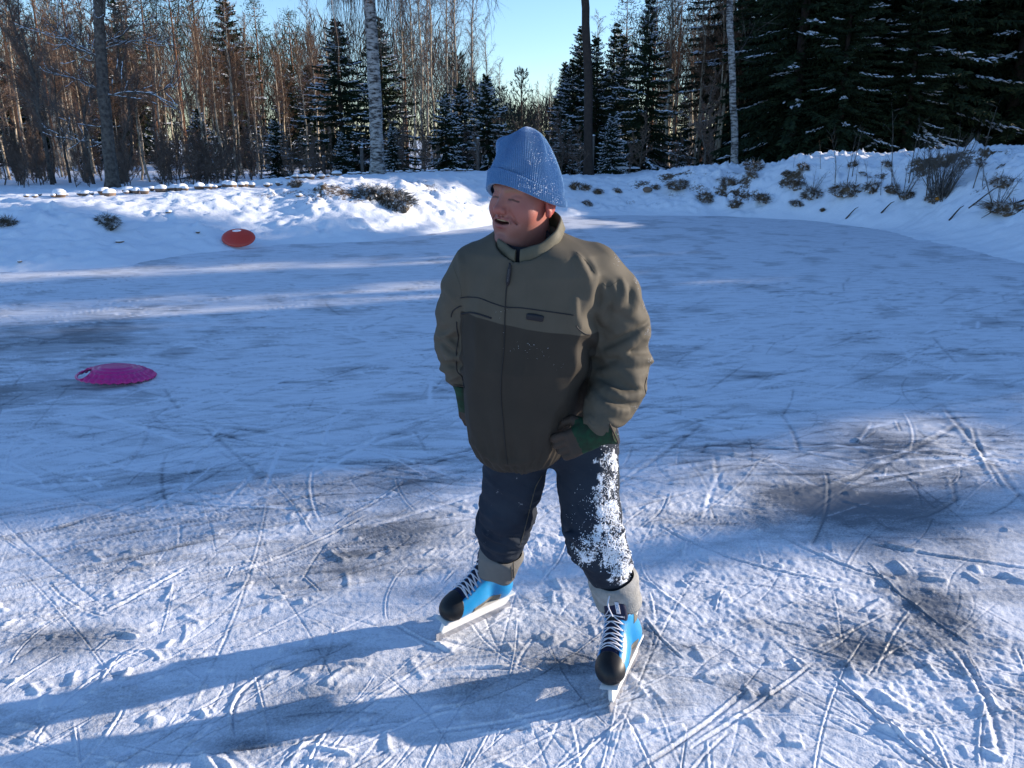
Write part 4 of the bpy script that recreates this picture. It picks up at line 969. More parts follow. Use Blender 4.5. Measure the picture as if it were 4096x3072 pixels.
lipd = np.minimum(chain(np.stack([x, V0[:, 1], z], -1).astype(np.float32), [(0, .0985, -.0565), (.020, .0925, -.0575), (.0330, .0790, -.0620)], [.0042, .0038, .0025], .002),
                  chain(np.stack([x, V0[:, 1], z], -1).astype(np.float32), [(0, .0970, -.0780), (.016, .0935, -.0775), (.0325, .0790, -.0650)], [.0062, .0055, .0028], .002))
tint(.85 * sstep(.0022, -.0005, lipd), (.22, .05, .05))
mouth = sstep(1.35, .9, np.sqrt((x / .0300) ** 2 + ((z + .0660) / .0082) ** 2)) * (y > .050) * (y < .0935)
tint(mouth * .95, (.05, .012, .012))
tt = ell(V0.astype(np.float32), (0, .079, -.0605), (.026, .0185, .0056))
tint((tt < .0012) * (z > -.0668) * (z < -.055) * (y > .078) * 1.0, (.40, .32, .20))
eyel = chain(np.stack([x, V0[:, 1], z], -1).astype(np.float32), [(.018, .0880, -.0040), (.032, .0895, -.0030), (.048, .0815, -.0068)], [.0008, .0014, .0009], .001)
tint(.92 * sstep(.0026, .0006, eyel), (.07, .03, .025))
brow = chain(np.stack([x, V0[:, 1], z], -1).astype(np.float32), [(.014, .097, .017), (.032, .091, .0215), (.049, .079, .017)], [.0035, .004, .0025], .001)
tint(.60 * sstep(.004, -.001, brow) * (.5 + noise3(V0 * 500, 9)), (.25, .13, .07))
Mskin = mat("skin", (.5, .3, .2), rough=.5, spec=.35, bump=(260, .12, .002), sss=.12)
t = Mskin.node_tree; va = t.nodes.new("ShaderNodeAttribute"); va.attribute_name = "skin"
t.links.new(va.outputs["Color"], t.nodes["Principled BSDF"].inputs["Base Color"])
Vh = h2w(V0)
person = obj("person", Vh, Q0[:, ::-1], Mskin, None, ORG)
ca = person.data.attributes.new("skin", 'FLOAT_COLOR', 'POINT'); ca.data.foreach_set("color", np.concatenate([skin, np.ones((len(skin), 1))], 1).astype(np.float32).ravel())
tag(person, "man in blue knitted hat, olive jacket and blue ice skates, smiling, standing on the ice", "person")

def pobj(name, V, F, mats, parent=person, **k): return obj(name, V, F, mats, parent, ORG, **k)
# ----- short hair under the hat
Mhair = mat("hair", (.05, .03, .02), rough=.8, bump=(300, .8, .003))
def hair_sdf(p):
    q = p.copy(); q[..., 0] = np.abs(q[..., 0])
    d = ell(p, (0, -.022, .02), (.081, .090, .075))
    return smax(smax(d, p[..., 1] - .004 - 1.0 * np.abs(p[..., 2]) * 0, .006), -(p[..., 2] + .052 + .004 * noise3(p * 130, 3)), .008)
hv, hq = sdf_mesh(hair_sdf, (-.1, -.14, -.08), (.1, .03, .12), .004)
pobj("hair", h2w(hv), hq[:, ::-1], Mhair)

# ----- knitted hat
Mhat = mat("blue_knit", (.072, .19, .38), rough=.95, spec=.1, noise=(90, .5, (.095, .24, .46)), bump=(420, .8, .004), sheen=.5)
Msn = mat("snow_crumbs", (.85, .88, .94), rough=.7, bump=(200, .6, .004))
seg = 480
def hat_pt(th, u, ribs=True):
    "u 0..1 cuff bottom to crown; returns local coords"
    cu, fr = np.cos(th), np.sin(th)
    cf = np.array([(0, .950, .02), (.02, 1.02, 0), (.05, 1.055, .04), (.12, 1.055, .25), (.22, 1.045, .66), (.29, 1.035, .95), (.32, 1.01, 1.03), (.34, .965, 1.0)])
    cr = np.array([(.34, .955, 0), (.40, .95, .05), (.46, .925, .13), (.52, .89, .22), (.60, .84, .36), (.68, .78, .49), (.75, .71, .61), (.81, .63, .72), (.87, .52, .83), (.92, .39, .915), (.96, .24, .965), (.985, .11, .99), (1.0, 0, 1.0)])
    r = np.where(u < .34, np.interp(u, cf[:, 0], cf[:, 1]), np.interp(u, cr[:, 0], cr[:, 1]))
    rim = .004 + .031 * fr - .020 * cu ** 2 * np.where(cu > 0, 1, 1.6); fold = .028 + .048 * fr - .012 * np.maximum(cu, 0)
    ins = np.interp(u, cf[:, 0], cf[:, 2]); g = np.interp(u, cr[:, 0], cr[:, 2])
    Zt = np.where(u < .34, rim + (fold - rim) * ins, fold + (.182 - fold) * g)
    rx, ry = .1025 * r, .114 * r
    if ribs:
        rb = np.cos(th * 118); dr = .0017 * sstep(1.0, .85, u) * np.sign(rb) * np.abs(rb) ** .6
    else: dr = 0
    lob = (.0085 * np.sin(3 * th + 1.1 + 6 * u) * sstep(.3, .6, u) + .003 * np.sin(7 * th + 9 * u) * sstep(.25, .4, u)) * np.minimum(1, r * 1.5)
    X = (rx + dr + lob) * cu; Y = (ry + dr + lob) * fr
    # the crown leans a little and folds in at the front-left
    X = X - .008 * sstep(.34, 1, u); Y = Y + .010 * sstep(.34, 1, u)
    dn = np.exp(-(((X + .040) / .022) ** 2 + ((Y - .042) / .022) ** 2)) * sstep(.55, .74, u)
    Zt = Zt - .036 * dn
    X = X - .005 * np.exp(-((Zt - .140) / .020) ** 2) * sstep(0, -.03, X)
    return X - .003, Y - .010, Zt
us_ = np.unique(np.concatenate([np.linspace(0, .40, 50), np.linspace(.40, 1, 80)]))
TH, UU_ = np.meshgrid(np.linspace(0, 2 * math.pi, seg * 2, endpoint=False), us_)
hx, hy, hz = hat_pt(TH, UU_)
n_, m_ = hx.shape
i = np.arange(n_ - 1)[:, None] * m_; j = np.arange(m_)[None, :]; j2 = (j + 1) % m_
HQ = np.stack([i + j, i + j2, i + m_ + j2, i + m_ + j], -1).reshape(-1, 4)
HV = h2w(np.stack([hx, hy, hz], -1).reshape(-1, 3))
hat = pobj("knitted_hat", HV, HQ[:, ::-1], Mhat)
# crumbs of snow
def crumbs(name, pts, sizes, parent, seed=1):
    r = np.random.default_rng(seed); mb = MB()
    B = np.array([[1, 0, 0], [-1, 0, 0], [0, 1, 0], [0, -1, 0], [0, 0, 1], [0, 0, -1]], float)
    T = [[0, 2, 4], [2, 1, 4], [1, 3, 4], [3, 0, 4], [2, 0, 5], [1, 2, 5], [3, 1, 5], [0, 3, 5]]
    for p, s in zip(pts, np.asarray(sizes) * .8):
        Rm = np.linalg.qr(r.normal(size=(3, 3)))[0]
        mb.add((B * s * r.uniform(.6, 1.4, (6, 1))) @ Rm + p, None, T)
    o = mb.obj(name, Msn, parent, ORG, smooth=True); o['kind'] = 'stuff'; return o
R = np.random.default_rng(5)
pts, sz = [], []
hat_tree = bvh(HV, HQ[::1])
for (px, py, sx, sy, n, s) in [(536, 158, 9, 8, 110, .0016), (531, 178, 12, 6, 60, .0015), (545, 188, 10, 5, 60, .0018), (556, 200, 5, 5, 45, .0018), (540, 138, 8, 6, 30, .0013), (552, 150, 4, 14, 60, .0014), (520, 178, 18, 5, 25, .0012),
                               (527, 186, 9, 3, 60, .0020), (537, 192, 8, 3, 50, .0022), (530, 140, 6, 10, 18, .0013)]:
    for k in range(n):
        h_ = hit(hat_tree, px + R.normal(0, sx * .6), py + R.normal(0, sy * .6))
        if h_ is not None: pts.append(h_); sz.append(s * .75 * R.uniform(.4, 1.4))
crumbs("snow_crumbs", pts, sz, hat)

# ----- jacket
LV = [(232, 503, 558, 2.46, .090), (240, 490, 570, 2.46, .115), (252, 474, 592, 2.46, .140), (270, 466, 603, 2.47, .160), (300, 462, 602, 2.48, .175), (330, 462, 597, 2.49, .182), (360, 464, 590, 2.50, .185),
      (390, 466, 583, 2.52, .182), (415, 467, 576, 2.53, .176), (438, 471, 568, 2.545, .165), (452, 479, 560, 2.55, .150), (461, 492, 548, 2.55, .125)]
rows = []
for (py, a, b, Yc, dep) in LV:
    A = P(a, py, Yc); B = P(b, py, Yc); rows.append((A[2], (A[0] + B[0]) / 2, Yc, (B[0] - A[0]) / 2, dep))
rows = np.array(sorted(rows))
YAW = math.radians(13); cy_, sy_ = math.cos(YAW), math.sin(YAW)
def torso(p, grow=0):
    z = p[..., 2]
    cx = np.interp(z, rows[:, 0], rows[:, 1]); cyy = np.interp(z, rows[:, 0], rows[:, 2]); a = np.interp(z, rows[:, 0], rows[:, 3]) + grow; b = np.interp(z, rows[:, 0], rows[:, 4]) + grow
    dx = p[..., 0] - cx; dy = p[..., 1] - cyy
    u = np.abs(dx * cy_ - dy * sy_) / a; v = np.abs(dx * sy_ + dy * cy_) / b
    e = 2.25
    r = (u ** e + v ** e) ** (1 / e)
    d = (r - 1) * np.minimum(a, b) * .9
    d = smax(d, z - rows[-1, 0], .03); d = smax(d, rows[0, 0] - z + 0 * z, .03)
    return d
AR = [P(592, 272, 2.47), P(610, 295, 2.48), P(618, 325, 2.51), P(620, 362, 2.52), P(618, 390, 2.46), P(607, 408, 2.40), P(600, 423, 2.365)]
ARr = [.078, .086, .090, .094, .078, .064, .050]
AL = [P(478, 268, 2.48), P(465, 288, 2.49), P(461, 312, 2.53), P(459, 342, 2.57), P(461, 364, 2.60), P(467, 386, 2.62)]
ALr = [.066, .066, .067, .067, .058, .043]
def wr(p, seed, s, a): return a * (noise3(p * s, seed) - .5)
def ridged(p, seed): return 1 - 2 * np.sqrt((noise3(p, seed) - .5) ** 2 + .0012)
def fold_coords(p, A, B):
    ax = (B - A) / np.linalg.norm(B - A); return p @ ax.astype(np.float32)
c6 = lambda x, y: ((1700 + x / 1.58) / 4, (850 + y / 1.58) / 4)
RIDGES = [([(960, 262), (985, 330), (1028, 420), (1035, 520)], .011), ([(1072, 395), (1052, 470), (1032, 530)], .009), ([(1128, 480), (1150, 545), (1112, 620), (1130, 700)], .011),
          ([(1182, 462), (1204, 530), (1202, 600)], .010), ([(1242, 435), (1252, 520), (1208, 600)], .011), ([(1330, 470), (1335, 560), (1290, 640)], .011),
          ([(1405, 722), (1330, 800), (1230, 862), (1130, 885), (1060, 892)], .014), ([(1415, 925), (1340, 945), (1260, 905), (1220, 880)], .012),
          ([(1350, 1105), (1262, 1015), (1210, 992), (1100, 1012), (1062, 960)], .013), ([(1378, 1152), (1250, 1162), (1130, 1122), (1052, 1012)], .013), ([(1320, 1262), (1200, 1248), (1100, 1200), (1045, 1125)], .013),
          ([(1400, 1010), (1340, 1040), (1280, 1010)], .010), ([(90, 745), (130, 800), (200, 860)], .010), ([(110, 855), (150, 902), (240, 918)], .010), ([(125, 965), (180, 1012), (250, 1000)], .010),
          ([(300, 1440), (420, 1560), (560, 1580), (680, 1560)], .007), ([(950, 560), (945, 640), (965, 720)], .009), ([(140, 500), (190, 560), (225, 640)], .008), ([(215, 250), (235, 380), (240, 500)], .006)]
VALLEYS = [([(1400, 700), (1300, 765), (1180, 832), (1062, 950)], .011), ([(1400, 1128), (1280, 1112), (1160, 1070), (1085, 1030)], .010), ([(1400, 880), (1300, 880), (1180, 930)], .009), ([(1095, 470), (1085, 560), (1070, 640)], .008),
           ([(1160, 470), (1172, 560), (1160, 640)], .008), ([(1228, 450), (1230, 520)], .008), ([(1290, 480), (1290, 560)], .008), ([(1005, 300), (1060, 380)], .007), ([(1380, 1195), (1250, 1212), (1120, 1165)], .009), ([(100, 815), (150, 865), (210, 890)], .008), ([(120, 925), (180, 960), (245, 960)], .008)]
def base_sdf(p):
    d = smin(smin(torso(p), chain(p, AR, ARr, .03), .022), chain(p, AL, ALr, .03), .02)
    return smin(smin(d, cone(p, P(520, 246, 2.47), AR[0], .07, .078), .05), cone(p, P(528, 246, 2.47), AL[0], .068, .070), .05)
base_t = bvh(*sdf_mesh(base_sdf, (-.34, 2.22, .78), (.56, 2.80, 1.70), .010))
def draped(lst, lift):
    out = []
    for pp, rad in lst:
        w = [hit(base_t, a, b, lift) for a, b, _ in smooth_path([(*c6(*q), 0) for q in pp], 3)]; w = [q for q in w if q is not None]
        if len(w) > 2: out.append((w, rad))
    return out
RIDGES = draped(RIDGES, -.002); VALLEYS = draped(VALLEYS, .006)
def jacket_sdf(p):
    t_ = torso(p)
    ar = chain(p, AR, ARr, .03)
    al = chain(p, AL, ALr, .03)
    # sleeve folds: bands across the arm
    s1 = fold_coords(p, AR[0], AR[3])
    q = np.stack([p[..., 0] * 9, p[..., 1] * 9, p[..., 2] * 19 + 14 * p[..., 0]], -1)
    f = (ridged(q, 71) - .5); f2 = ridged(q * np.array([1.6, 1.6, 1.5], np.float32) + 3, 72) - .5
    lower = sstep(1.42, 1.25, p[..., 2])
    ar = ar - (.012 * f * (.3 + .9 * lower) + .007 * f2)
    q2 = np.stack([p[..., 0] * 10, p[..., 1] * 10, p[..., 2] * 24 - 40 * p[..., 0] * .3], -1)
    f = ridged(q2, 73) - .5
    al = al - (.018 * f * (.4 + .8 * lower) + .005 * f2)
    # torso: soft long folds, gathers at the hem and pulls from the armpits
    ang = np.arctan2(p[..., 1] - 2.5, p[..., 0] - .04)
    q3 = np.stack([p[..., 0] * 13, p[..., 1] * 13, p[..., 2] * 3.2], -1)
    t_ = t_ - .012 * (ridged(q3, 74) - .55)
    hem = sstep(.98, .86, p[..., 2])
    t_ = t_ - .0028 * hem * np.sin(ang * 26 + 3 * noise3(p * 8, 4))
    q4 = (p[..., 0] - .27) * .75 + (p[..., 2] - 1.25) * .66
    t_ = t_ - .006 * np.sin(q4 * 70 + 5 * noise3(p * 5, 44)) * sstep(.12, .25, p[..., 0]) * sstep(1.42, 1.3, p[..., 2])
    d = smin(t_, ar, .022)
    d = smin(d, al, .02)
    # shoulder slope
    d = smin(d, cone(p, P(520, 246, 2.47), AR[0], .07, .078), .05)
    d = smin(d, cone(p, P(528, 246, 2.47), AL[0], .068, .070), .05)
    lo_p, st_ = p.reshape(-1, 3).min(0), None
    def local(d, w, rad, sub):
        w = np.array(w); mn = w.min(0) - .06; mx = w.max(0) + .06; h = p[1, 0, 0, 0] - p[0, 0, 0, 0]
        i0 = np.maximum(((mn - lo_p) / h).astype(int), 0); i1 = np.minimum(((mx - lo_p) / h).astype(int) + 2, p.shape[:3]); S = tuple(slice(a, b) for a, b in zip(i0, i1))
        n = len(w); rr = rad * np.sin(np.linspace(.25, math.pi - .25, n)) ** .6
        c = chain(p[S], list(w), list(rr), .004)
        d[S] = smax(d[S], -c, .016) if sub else smin(d[S], c, .018)
    for w, rad in VALLEYS: local(d, w, rad, True)
    for w, rad in RIDGES: local(d, w, rad, False)
    d = smin(d, cone(p, P(585, 370, 2.56), P(583, 402, 2.56), .06, .055), .03)
    # neck opening
    nk = cone(p, (.040, 2.405, 1.545), (.050, 2.455, 1.70), .088, .100)
    d = smax(d, -nk, .01); d = smax(d, -cone(p, (.030, 2.34, 1.575), P(517, 254, 2.28), .040, .006), .006)
    return d
lo = (-.34, 2.22, .78); hi = (.56, 2.80, 1.70)
JV, JQ = sdf_mesh(jacket_sdf, lo, hi, .0056)
# zones: lower fleece-like panel
fc = JV[JQ].mean(1)
tor = torso(fc.astype(np.float32)); ar_ = chain(fc.astype(np.float32), AR, ARr, .03); al_ = chain(fc.astype(np.float32), AL, ALr, .03)
zb0, zb1 = P(462, 314, 2.38)[2], P(575, 331, 2.38)[2]
zb = zb0 + (zb1 - zb0) * (fc[:, 0] + .15) / .34
pz = (zb0 + (zb1 - zb0) * (JV[:, 0] + .15) / .34) - JV[:, 2]
jv32 = JV.astype(np.float32); sleeve_gap = np.minimum(chain(jv32, AR, ARr, .03), chain(jv32, AL, ALr, .03)) - torso(jv32)
panel = np.clip(.5 + np.minimum(pz, (sleeve_gap - .004) * .7) / .012, 0, 1)
mi = ((fc[:, 2] < zb) & (tor < ar_ - .004) & (tor < al_ - .004)).astype(int)
Mj1 = mat("olive_cloth", (.092, .080, .060), rough=.72, spec=.18, noise=(14, .6, (.074, .065, .048)), bump=(700, .3, .001))
Mj2 = mat("dark_fleece", (.050, .043, .035), rough=.95, spec=.1, noise=(12, .8, (.036, .031, .026)), bump=(350, .7, .003), sheen=.2)
t = Mj1.node_tree; b = t.nodes["Principled BSDF"]; pa = t.nodes.new("ShaderNodeAttribute"); pa.attribute_name = "panel"
def mixin(t, fac, src, col):
    m_ = t.nodes.new("ShaderNodeMix"); m_.data_type = 'RGBA'; t.links.new(fac, m_.inputs[0]); t.links.new(src, m_.inputs[6])
    if isinstance(col, tuple): m_.inputs[7].default_value = (*col, 1)
    else: t.links.new(col, m_.inputs[7])
    return m_.outputs[2]
st_ = t.nodes.new("ShaderNodeMapRange"); st_.inputs[1].default_value = .4; st_.inputs[2].default_value = .6; t.links.new(pa.outputs["Fac"], st_.inputs[0])
dn = t.nodes.new("ShaderNodeTexNoise"); dn.inputs["Scale"].default_value = 10; dn.inputs["Detail"].default_value = 6
dc = t.nodes.new("ShaderNodeMix"); dc.data_type = 'RGBA'; dc.inputs[6].default_value = (.046, .038, .029, 1); dc.inputs[7].default_value = (.028, .024, .019, 1); t.links.new(dn.outputs["Fac"], dc.inputs[0])
t.links.new(mixin(t, st_.outputs[0], t.nodes["colmix"].outputs[2], dc.outputs[2]), b.inputs["Base Color"])
jacket = pobj("jacket", JV, JQ, Mj1); attr(jacket, "panel", panel)
jt = bvh(JV, JQ)
Mpip = mat("black_trim", (.012, .012, .016), rough=.6)
def seam(name, pix, r, m, parent, lift=.001, flat=1, n=8, tree=None):
    pts = smooth_path([(a, b, 0) for a, b in pix], n)
    w = [hit(tree or jt, a, b, lift) for a, b, _ in pts]; w = [q for q in w if q is not None]
    if len(w) < 3: return None
    w = np.array(w); 
    for k in range(2): w[1:-1] = .25 * w[:-2] + .5 * w[1:-1] + .25 * w[2:]
    mb = MB(); mb.tube(w, r, 6); return mb.obj(name, m, parent, ORG)
c6 = lambda x, y: ((1700 + x / 1.58) / 4, (850 + y / 1.58) / 4)
seam("piping", [c6(*q) for q in [(224, 540), (260, 535), (340, 540), (420, 570), (510, 598), (600, 602), (720, 618), (830, 633), (945, 650)]], .0017, Mpip, jacket)
seam("piping", [c6(*q) for q in [(955, 715), (975, 740), (1010, 765), (1045, 770)]], .0018, Mpip, jacket)
seam("piping", [c6(*q) for q in [(165, 660), (175, 625), (205, 600), (230, 590)]], .0018, Mpip, jacket)
seam("piping", [c6(*q) for q in [(200, 690), (202, 740), (212, 790), (200, 860), (198, 960), (205, 1005), (235, 1040), (250, 1110)]], .0018, Mpip, jacket)
seam("piping", [c6(*q) for q in [(1400, 1040), (1388, 1100), (1395, 1160), (1370, 1225), (1330, 1285)]], .0018, Mpip, jacket)
Mzip = mat("zip_tape", (.018, .017, .016), rough=.7)
zp = seam("zip", [c6(*q) for q in [(548, 290), (535, 380), (515, 480), (508, 600), (504, 700), (500, 850), (486, 1000), (480, 1150), (492, 1300), (505, 1450), (520, 1590)]], .0018, Mzip, jacket)
Mseam = mat("seam_thread", (.055, .05, .036), rough=.8)
seam("shoulder_seam", [c6(*q) for q in [(958, 252), (1000, 290), (1045, 335), (1075, 385)]], .0012, Mseam, jacket, -.0004)
seam("shoulder_seam", [c6(*q) for q in [(1125, 445), (1155, 470), (1200, 445), (1250, 410)]], .0012, Mseam, jacket, -.0004)
seam("shoulder_seam", [c6(*q) for q in [(175, 330), (200, 400), (222, 460), (232, 530)]], .0012, Mseam, jacket, -.0004)
seam("pocket_edge", [c6(*q) for q in [(232, 640), (290, 632), (350, 645), (420, 668)]], .0028, Mpip, jacket)
# zip pull hanging from the collar, with small pale characters
Mpull = mat("rubber_pull", (.010, .010, .014), rough=.4); Mdot = mat("pale_print", (.16, .16, .17), rough=.6)
a = hit(jt, *c6(541, 335), .008); b = hit(jt, *c6(524, 462), .008)
mb = MB(); mb.tube([a + (0, 0, .008), a, a * .8 + b * .2, a * .2 + b * .8, b], [.001, .0018, .0030, .0032, .0016], 8, flat=2.0); pull = mb.obj("zip_pull", Mpull, jacket, ORG)
mb = MB()
for k in range(8):
    c = a * (1 - (.2 + .08 * k)) + b * (.2 + .08 * k) + np.array([0, -.0035, .0005])
    an = np.linspace(0, 2 * math.pi, 9)[:-1] if k % 2 else np.linspace(0, 2 * math.pi, 9)[:-2]
    mb.tube([c + .0019 * np.array([math.cos(q), 0, math.sin(q)]) for q in an], .00045, 4)
mb.obj("print", Mdot, pull.parent, ORG)
# chest badge
bd = [c6(*q) for q in [(642, 655), (690, 660), (748, 672)]]
w = [hit(jt, a_, b_, .003) for a_, b_ in bd]; mb = MB(); mb.tube([w[0], w[0] * .9 + w[1] * .1, w[1], w[2] * .9 + w[1] * .1, w[2]], [.0018, .0028, .0030, .0028, .0020], 12, flat=3.4)
bg_ = mb.obj("badge", Mpull, jacket, ORG)
# frost along the sunlit sleeve edge and a few flakes on the chest
pts, sz = [], []
for k in range(520):
    h_ = hit(jt, *(lambda q: (q[0] + R.normal(0, 2.0), q[1] + R.normal(0, 3)))(c6(*[(1225, 280), (1340, 420), (1400, 600), (1435, 820), (1435, 930), (1425, 1040), (1350, 1250), (1420, 760)][R.integers(8)])), 0)
    if h_ is not None: pts.append(h_); sz.append(.0009 * R.uniform(.5, 1.6))
for k in range(34):
    c = [(600, 860), (690, 870), (760, 900), (545, 850), (800, 970), (500, 620)][R.integers(6)]
    h_ = hit(jt, *c6(c[0] + R.normal(0, 40), c[1] + R.normal(0, 30)))
    if h_ is not None: pts.append(h_); sz.append(.0009 * R.uniform(.5, 1.4))
crumbs("frost", pts, sz, jacket, 8)
# collar: standing band round the neck, open at the front
def collar_pts():
    fr = math.radians(-90 - 20); out = []
    for th in np.linspace(fr + math.radians(4), fr + math.radians(356), 110):
        back = (.5 - .5 * math.cos(th - fr)) ** .8
        c = np.array([math.cos(th), math.sin(th)]); o = np.append(c, 0)
        rb = .099 + .013 * back + .003 * math.sin(th * 3); rt = .0935 + .002 * math.sin(th * 9 + 1)
        zb = 1.490 + .085 * back; zt = 1.541 + .107 * back
        base = np.array([.050 + c[0] * rb, 2.435 + c[1] * rb * 1.10, zb])
        top = np.array([.050 + c[0] * rt, 2.435 + c[1] * rt * 1.12, zt + .002 * math.sin(th * 7)])
        mid = base * .45 + top * .55 + o * (.004 + .002 * math.sin(th * 11)); g1 = base * .6 + top * .4 - o * .0005
        out.append([base + o * .004, g1 + o * .003, mid + o * .004, top + o * .004, top + np.array([0, 0, .004]), top - o * .004, mid - o * .006, base - o * .006])
    return np.array(out)
CV = collar_pts(); n1_, n2_ = CV.shape[:2]
i = np.arange(n1_ - 1)[:, None] * n2_; j = np.arange(n2_ - 1)[None, :]
CQ = np.stack([i + j, i + n2_ + j, i + n2_ + j + 1, i + j + 1], -1).reshape(-1, 4)
Mcol = mat("collar_cloth", (.100, .092, .062), rough=.65, noise=(20, .5, (.065, .058, .035)), bump=(500, .4, .0015))
col_ = pobj("collar", CV.reshape(-1, 3), CQ, Mcol, jacket)
Mshirt = mat("black_jersey", (.010, .011, .016), rough=.9, bump=(300, .5, .002))
V, Q = revolve([(.112, -.05), (.106, -.01), (.094, .018), (.080, .034), (.073, .048), (.068, .050), (.060, .035)], 48); V = V @ euler_frame(YAW, math.radians(20), 0).T * (1, 1.08, 1) + np.array([.047, 2.44, 1.525])
pobj("undershirt", V, Q, Mshirt)

# ----- jeans
LR = [P(586, 440, 2.62), P(588, 482, 2.58), P(591, 515, 2.54), P(596, 540, 2.52), P(605, 560, 2.53), P(613, 580, 2.545)]
LRr = [.115, .104, .096, .096, .086, .070]
LL = [P(518, 440, 2.64), P(513, 480, 2.64), P(507, 510, 2.66), P(503, 528, 2.68), P(502, 542, 2.71), P(501, 556, 2.74)]
LLr = [.120, .106, .096, .089, .076, .062]
def jeans_sdf(p):
    q = np.stack([p[..., 0] * 12, p[..., 1] * 12, p[..., 2] * 26 + 6 * p[..., 0] * 2], -1)
    f = ridged(q, 81) - .5; f2 = ridged(q * 2.1, 82) - .5
    lo_ = (.35 + .9 * sstep(.70, .50, p[..., 2])) * (.25 + .75 * sstep(.34, .42, p[..., 2]))
    a = chain(p, LR, LRr, .02) - (.020 * f + .007 * f2) * lo_
    b = chain(p, LL, LLr, .02) - (.020 * f + .007 * f2) * lo_
    # bulges over the cuffs and knees
    d = smin(a, b, .03)
    pel = ell(p, P(552, 432, 2.62), (.19, .13, .12))
    d = smin(d, pel, .04)
    d = smin(d, chain(p, [P(567, 535, 2.44), P(590, 545, 2.42), P(622, 530, 2.46)], [.012, .02, .012], .01), .03)
    d = smin(d, chain(p, [P(484, 518, 2.62), P(500, 528, 2.58), P(526, 520, 2.6)], [.010, .018, .010], .01), .03)
    return d
NV, NQ = sdf_mesh(jeans_sdf, (-.22, 2.34, .22), (.56, 2.88, .98), .0056)
Mjean = mat("dark_denim", (.019, .024, .036), rough=.85, spec=.15, noise=(9, .8, (.026, .036, .052)), bump=(500, .5, .0015))
jeans = pobj("jeans", NV, NQ, Mjean); nt_ = bvh(NV, NQ)
c7 = lambda x, y: ((1700 + x / 1.58) / 4, (1800 + y / 1.58) / 4)
c7 = lambda x, y: ((1700 + x / 1.58) / 4, (1800 + y / 1.58) / 4)
Mst = mat("denim_thread", (.09, .08, .06), rough=.8)
for pix in ([(740, 160), (700, 230), (672, 330), (650, 420), (625, 520), (600, 600)],):
    seam("seam", [c7(*q) for q in pix], .0018, Mst, jeans, .0005, tree=nt_)
# turned-up cuffs: grey inside of the denim
Mcuff = mat("denim_inside", (.16, .155, .145), rough=.9, noise=(40, .7, (.14, .14, .135)), bump=(400, .7, .002))
Mcuffs = mat("snowy_denim_inside", (.35, .345, .33), rough=.9, noise=(25, .8, (.22, .22, .21)), bump=(200, .8, .004))
def cuff(name, A, B, ra, rb, m, ph, dir_=None):
    ax = (B - A) / np.linalg.norm(B - A); e1 = np.cross(ax, [0, 1, 0]); e1 /= np.linalg.norm(e1); e2 = np.cross(ax, e1)
    n = 64; rg = []
    prof = [(-.10, .90), (0, 1.0), (.06, 1.045), (.3, 1.03), (.6, 1.0), (.9, 1.0), (1.0, .985), (1.0, .94), (.8, .90), (.4, .90)]
    for u, s in prof:
        r = (ra + (rb - ra) * max(u, 0)) * s; c = A + (B - A) * u
        ring = []
        for k in range(n):
            t_ = 2 * math.pi * k / n
            rr = r * (1 + .045 * math.sin(2 * t_ + ph) + .025 * math.sin(5 * t_ + 7 * u + ph))
            ring.append(c + rr * (math.cos(t_) * e1 + 1.08 * math.sin(t_) * e2) + ax * (.010 * math.sin(t_ * 2 + ph) + .006 * math.sin(3 * t_)) * (u > -.05))
        rg.append(ring)
    V = np.array(rg); a, b = V.shape[:2]
    i = np.arange(a - 1)[:, None] * b; j = np.arange(b)[None, :]; j2 = (j + 1) % b
    Q = np.stack([i + j, i + j2, i + b + j2, i + b + j], -1).reshape(-1, 4)
    return pobj(name, V.reshape(-1, 3), Q, m, jeans)
cl = cuff("cuff", P(502, 550, 2.72), P(496.5, 571, 2.765), .080, .070, Mcuff, 1.2)
cr = cuff("cuff", P(612, 577, 2.54), P(618, 600, 2.56), .086, .083, Mcuffs, .3)
cr['label'] = "snow-caked turned-up cuff"
seamt = bvh(*(lambda o: (np.array([v.co for v in o.data.vertices]) + ORG, [list(p.vertices) for p in o.data.polygons]))(cl))
Mtape = mat("seam_tape", (.16, .13, .09), rough=.8)
for x_ in (542, 556):
    w = [hit(seamt, *c7(x_ + (y_ - 680) * .06, y_), .0008) for y_ in range(682, 830, 14)]; w = [q for q in w if q is not None]
    if len(w) > 2: mb = MB(); mb.tube(w, .0026, 6, flat=.6); mb.obj("seam", Mtape, jeans, ORG)
# caked snow on his left leg
pts, sz = [], []
for (x_, y_, sx, sy, n, s) in [(1165, 60, 26, 50, 260, .0022), (1200, 150, 12, 110, 220, .0028), (1150, 200, 22, 60, 220, .0022), (1100, 300, 40, 50, 330, .0024), (1160, 380, 45, 45, 520, .0030), (1190, 430, 25, 40, 300, .003), (1120, 420, 40, 40, 300, .003),
                               (1060, 560, 60, 25, 240, .0026), (1180, 590, 70, 35, 650, .0034), (1010, 660, 45, 45, 420, .0028), (1230, 650, 60, 50, 700, .0036), (1250, 740, 60, 45, 600, .0036), (1150, 640, 50, 25, 260, .003),
                               (1205, 330, 10, 60, 150, .003), (1000, 350, 60, 150, 70, .0014), (960, 500, 40, 100, 40, .0013), (1210, 500, 25, 40, 200, .003)]:
    for k in range(int(n * .5)):
        h_ = hit(nt_, *c7(x_ + R.normal(0, sx * .75), y_ + R.normal(0, sy * .75)), .0005)
        if h_ is not None: pts.append(h_); sz.append(s * R.uniform(.5, 1.35))
crumbs("caked_snow", pts, sz, jeans, 4)
fro = np.zeros(len(NV))
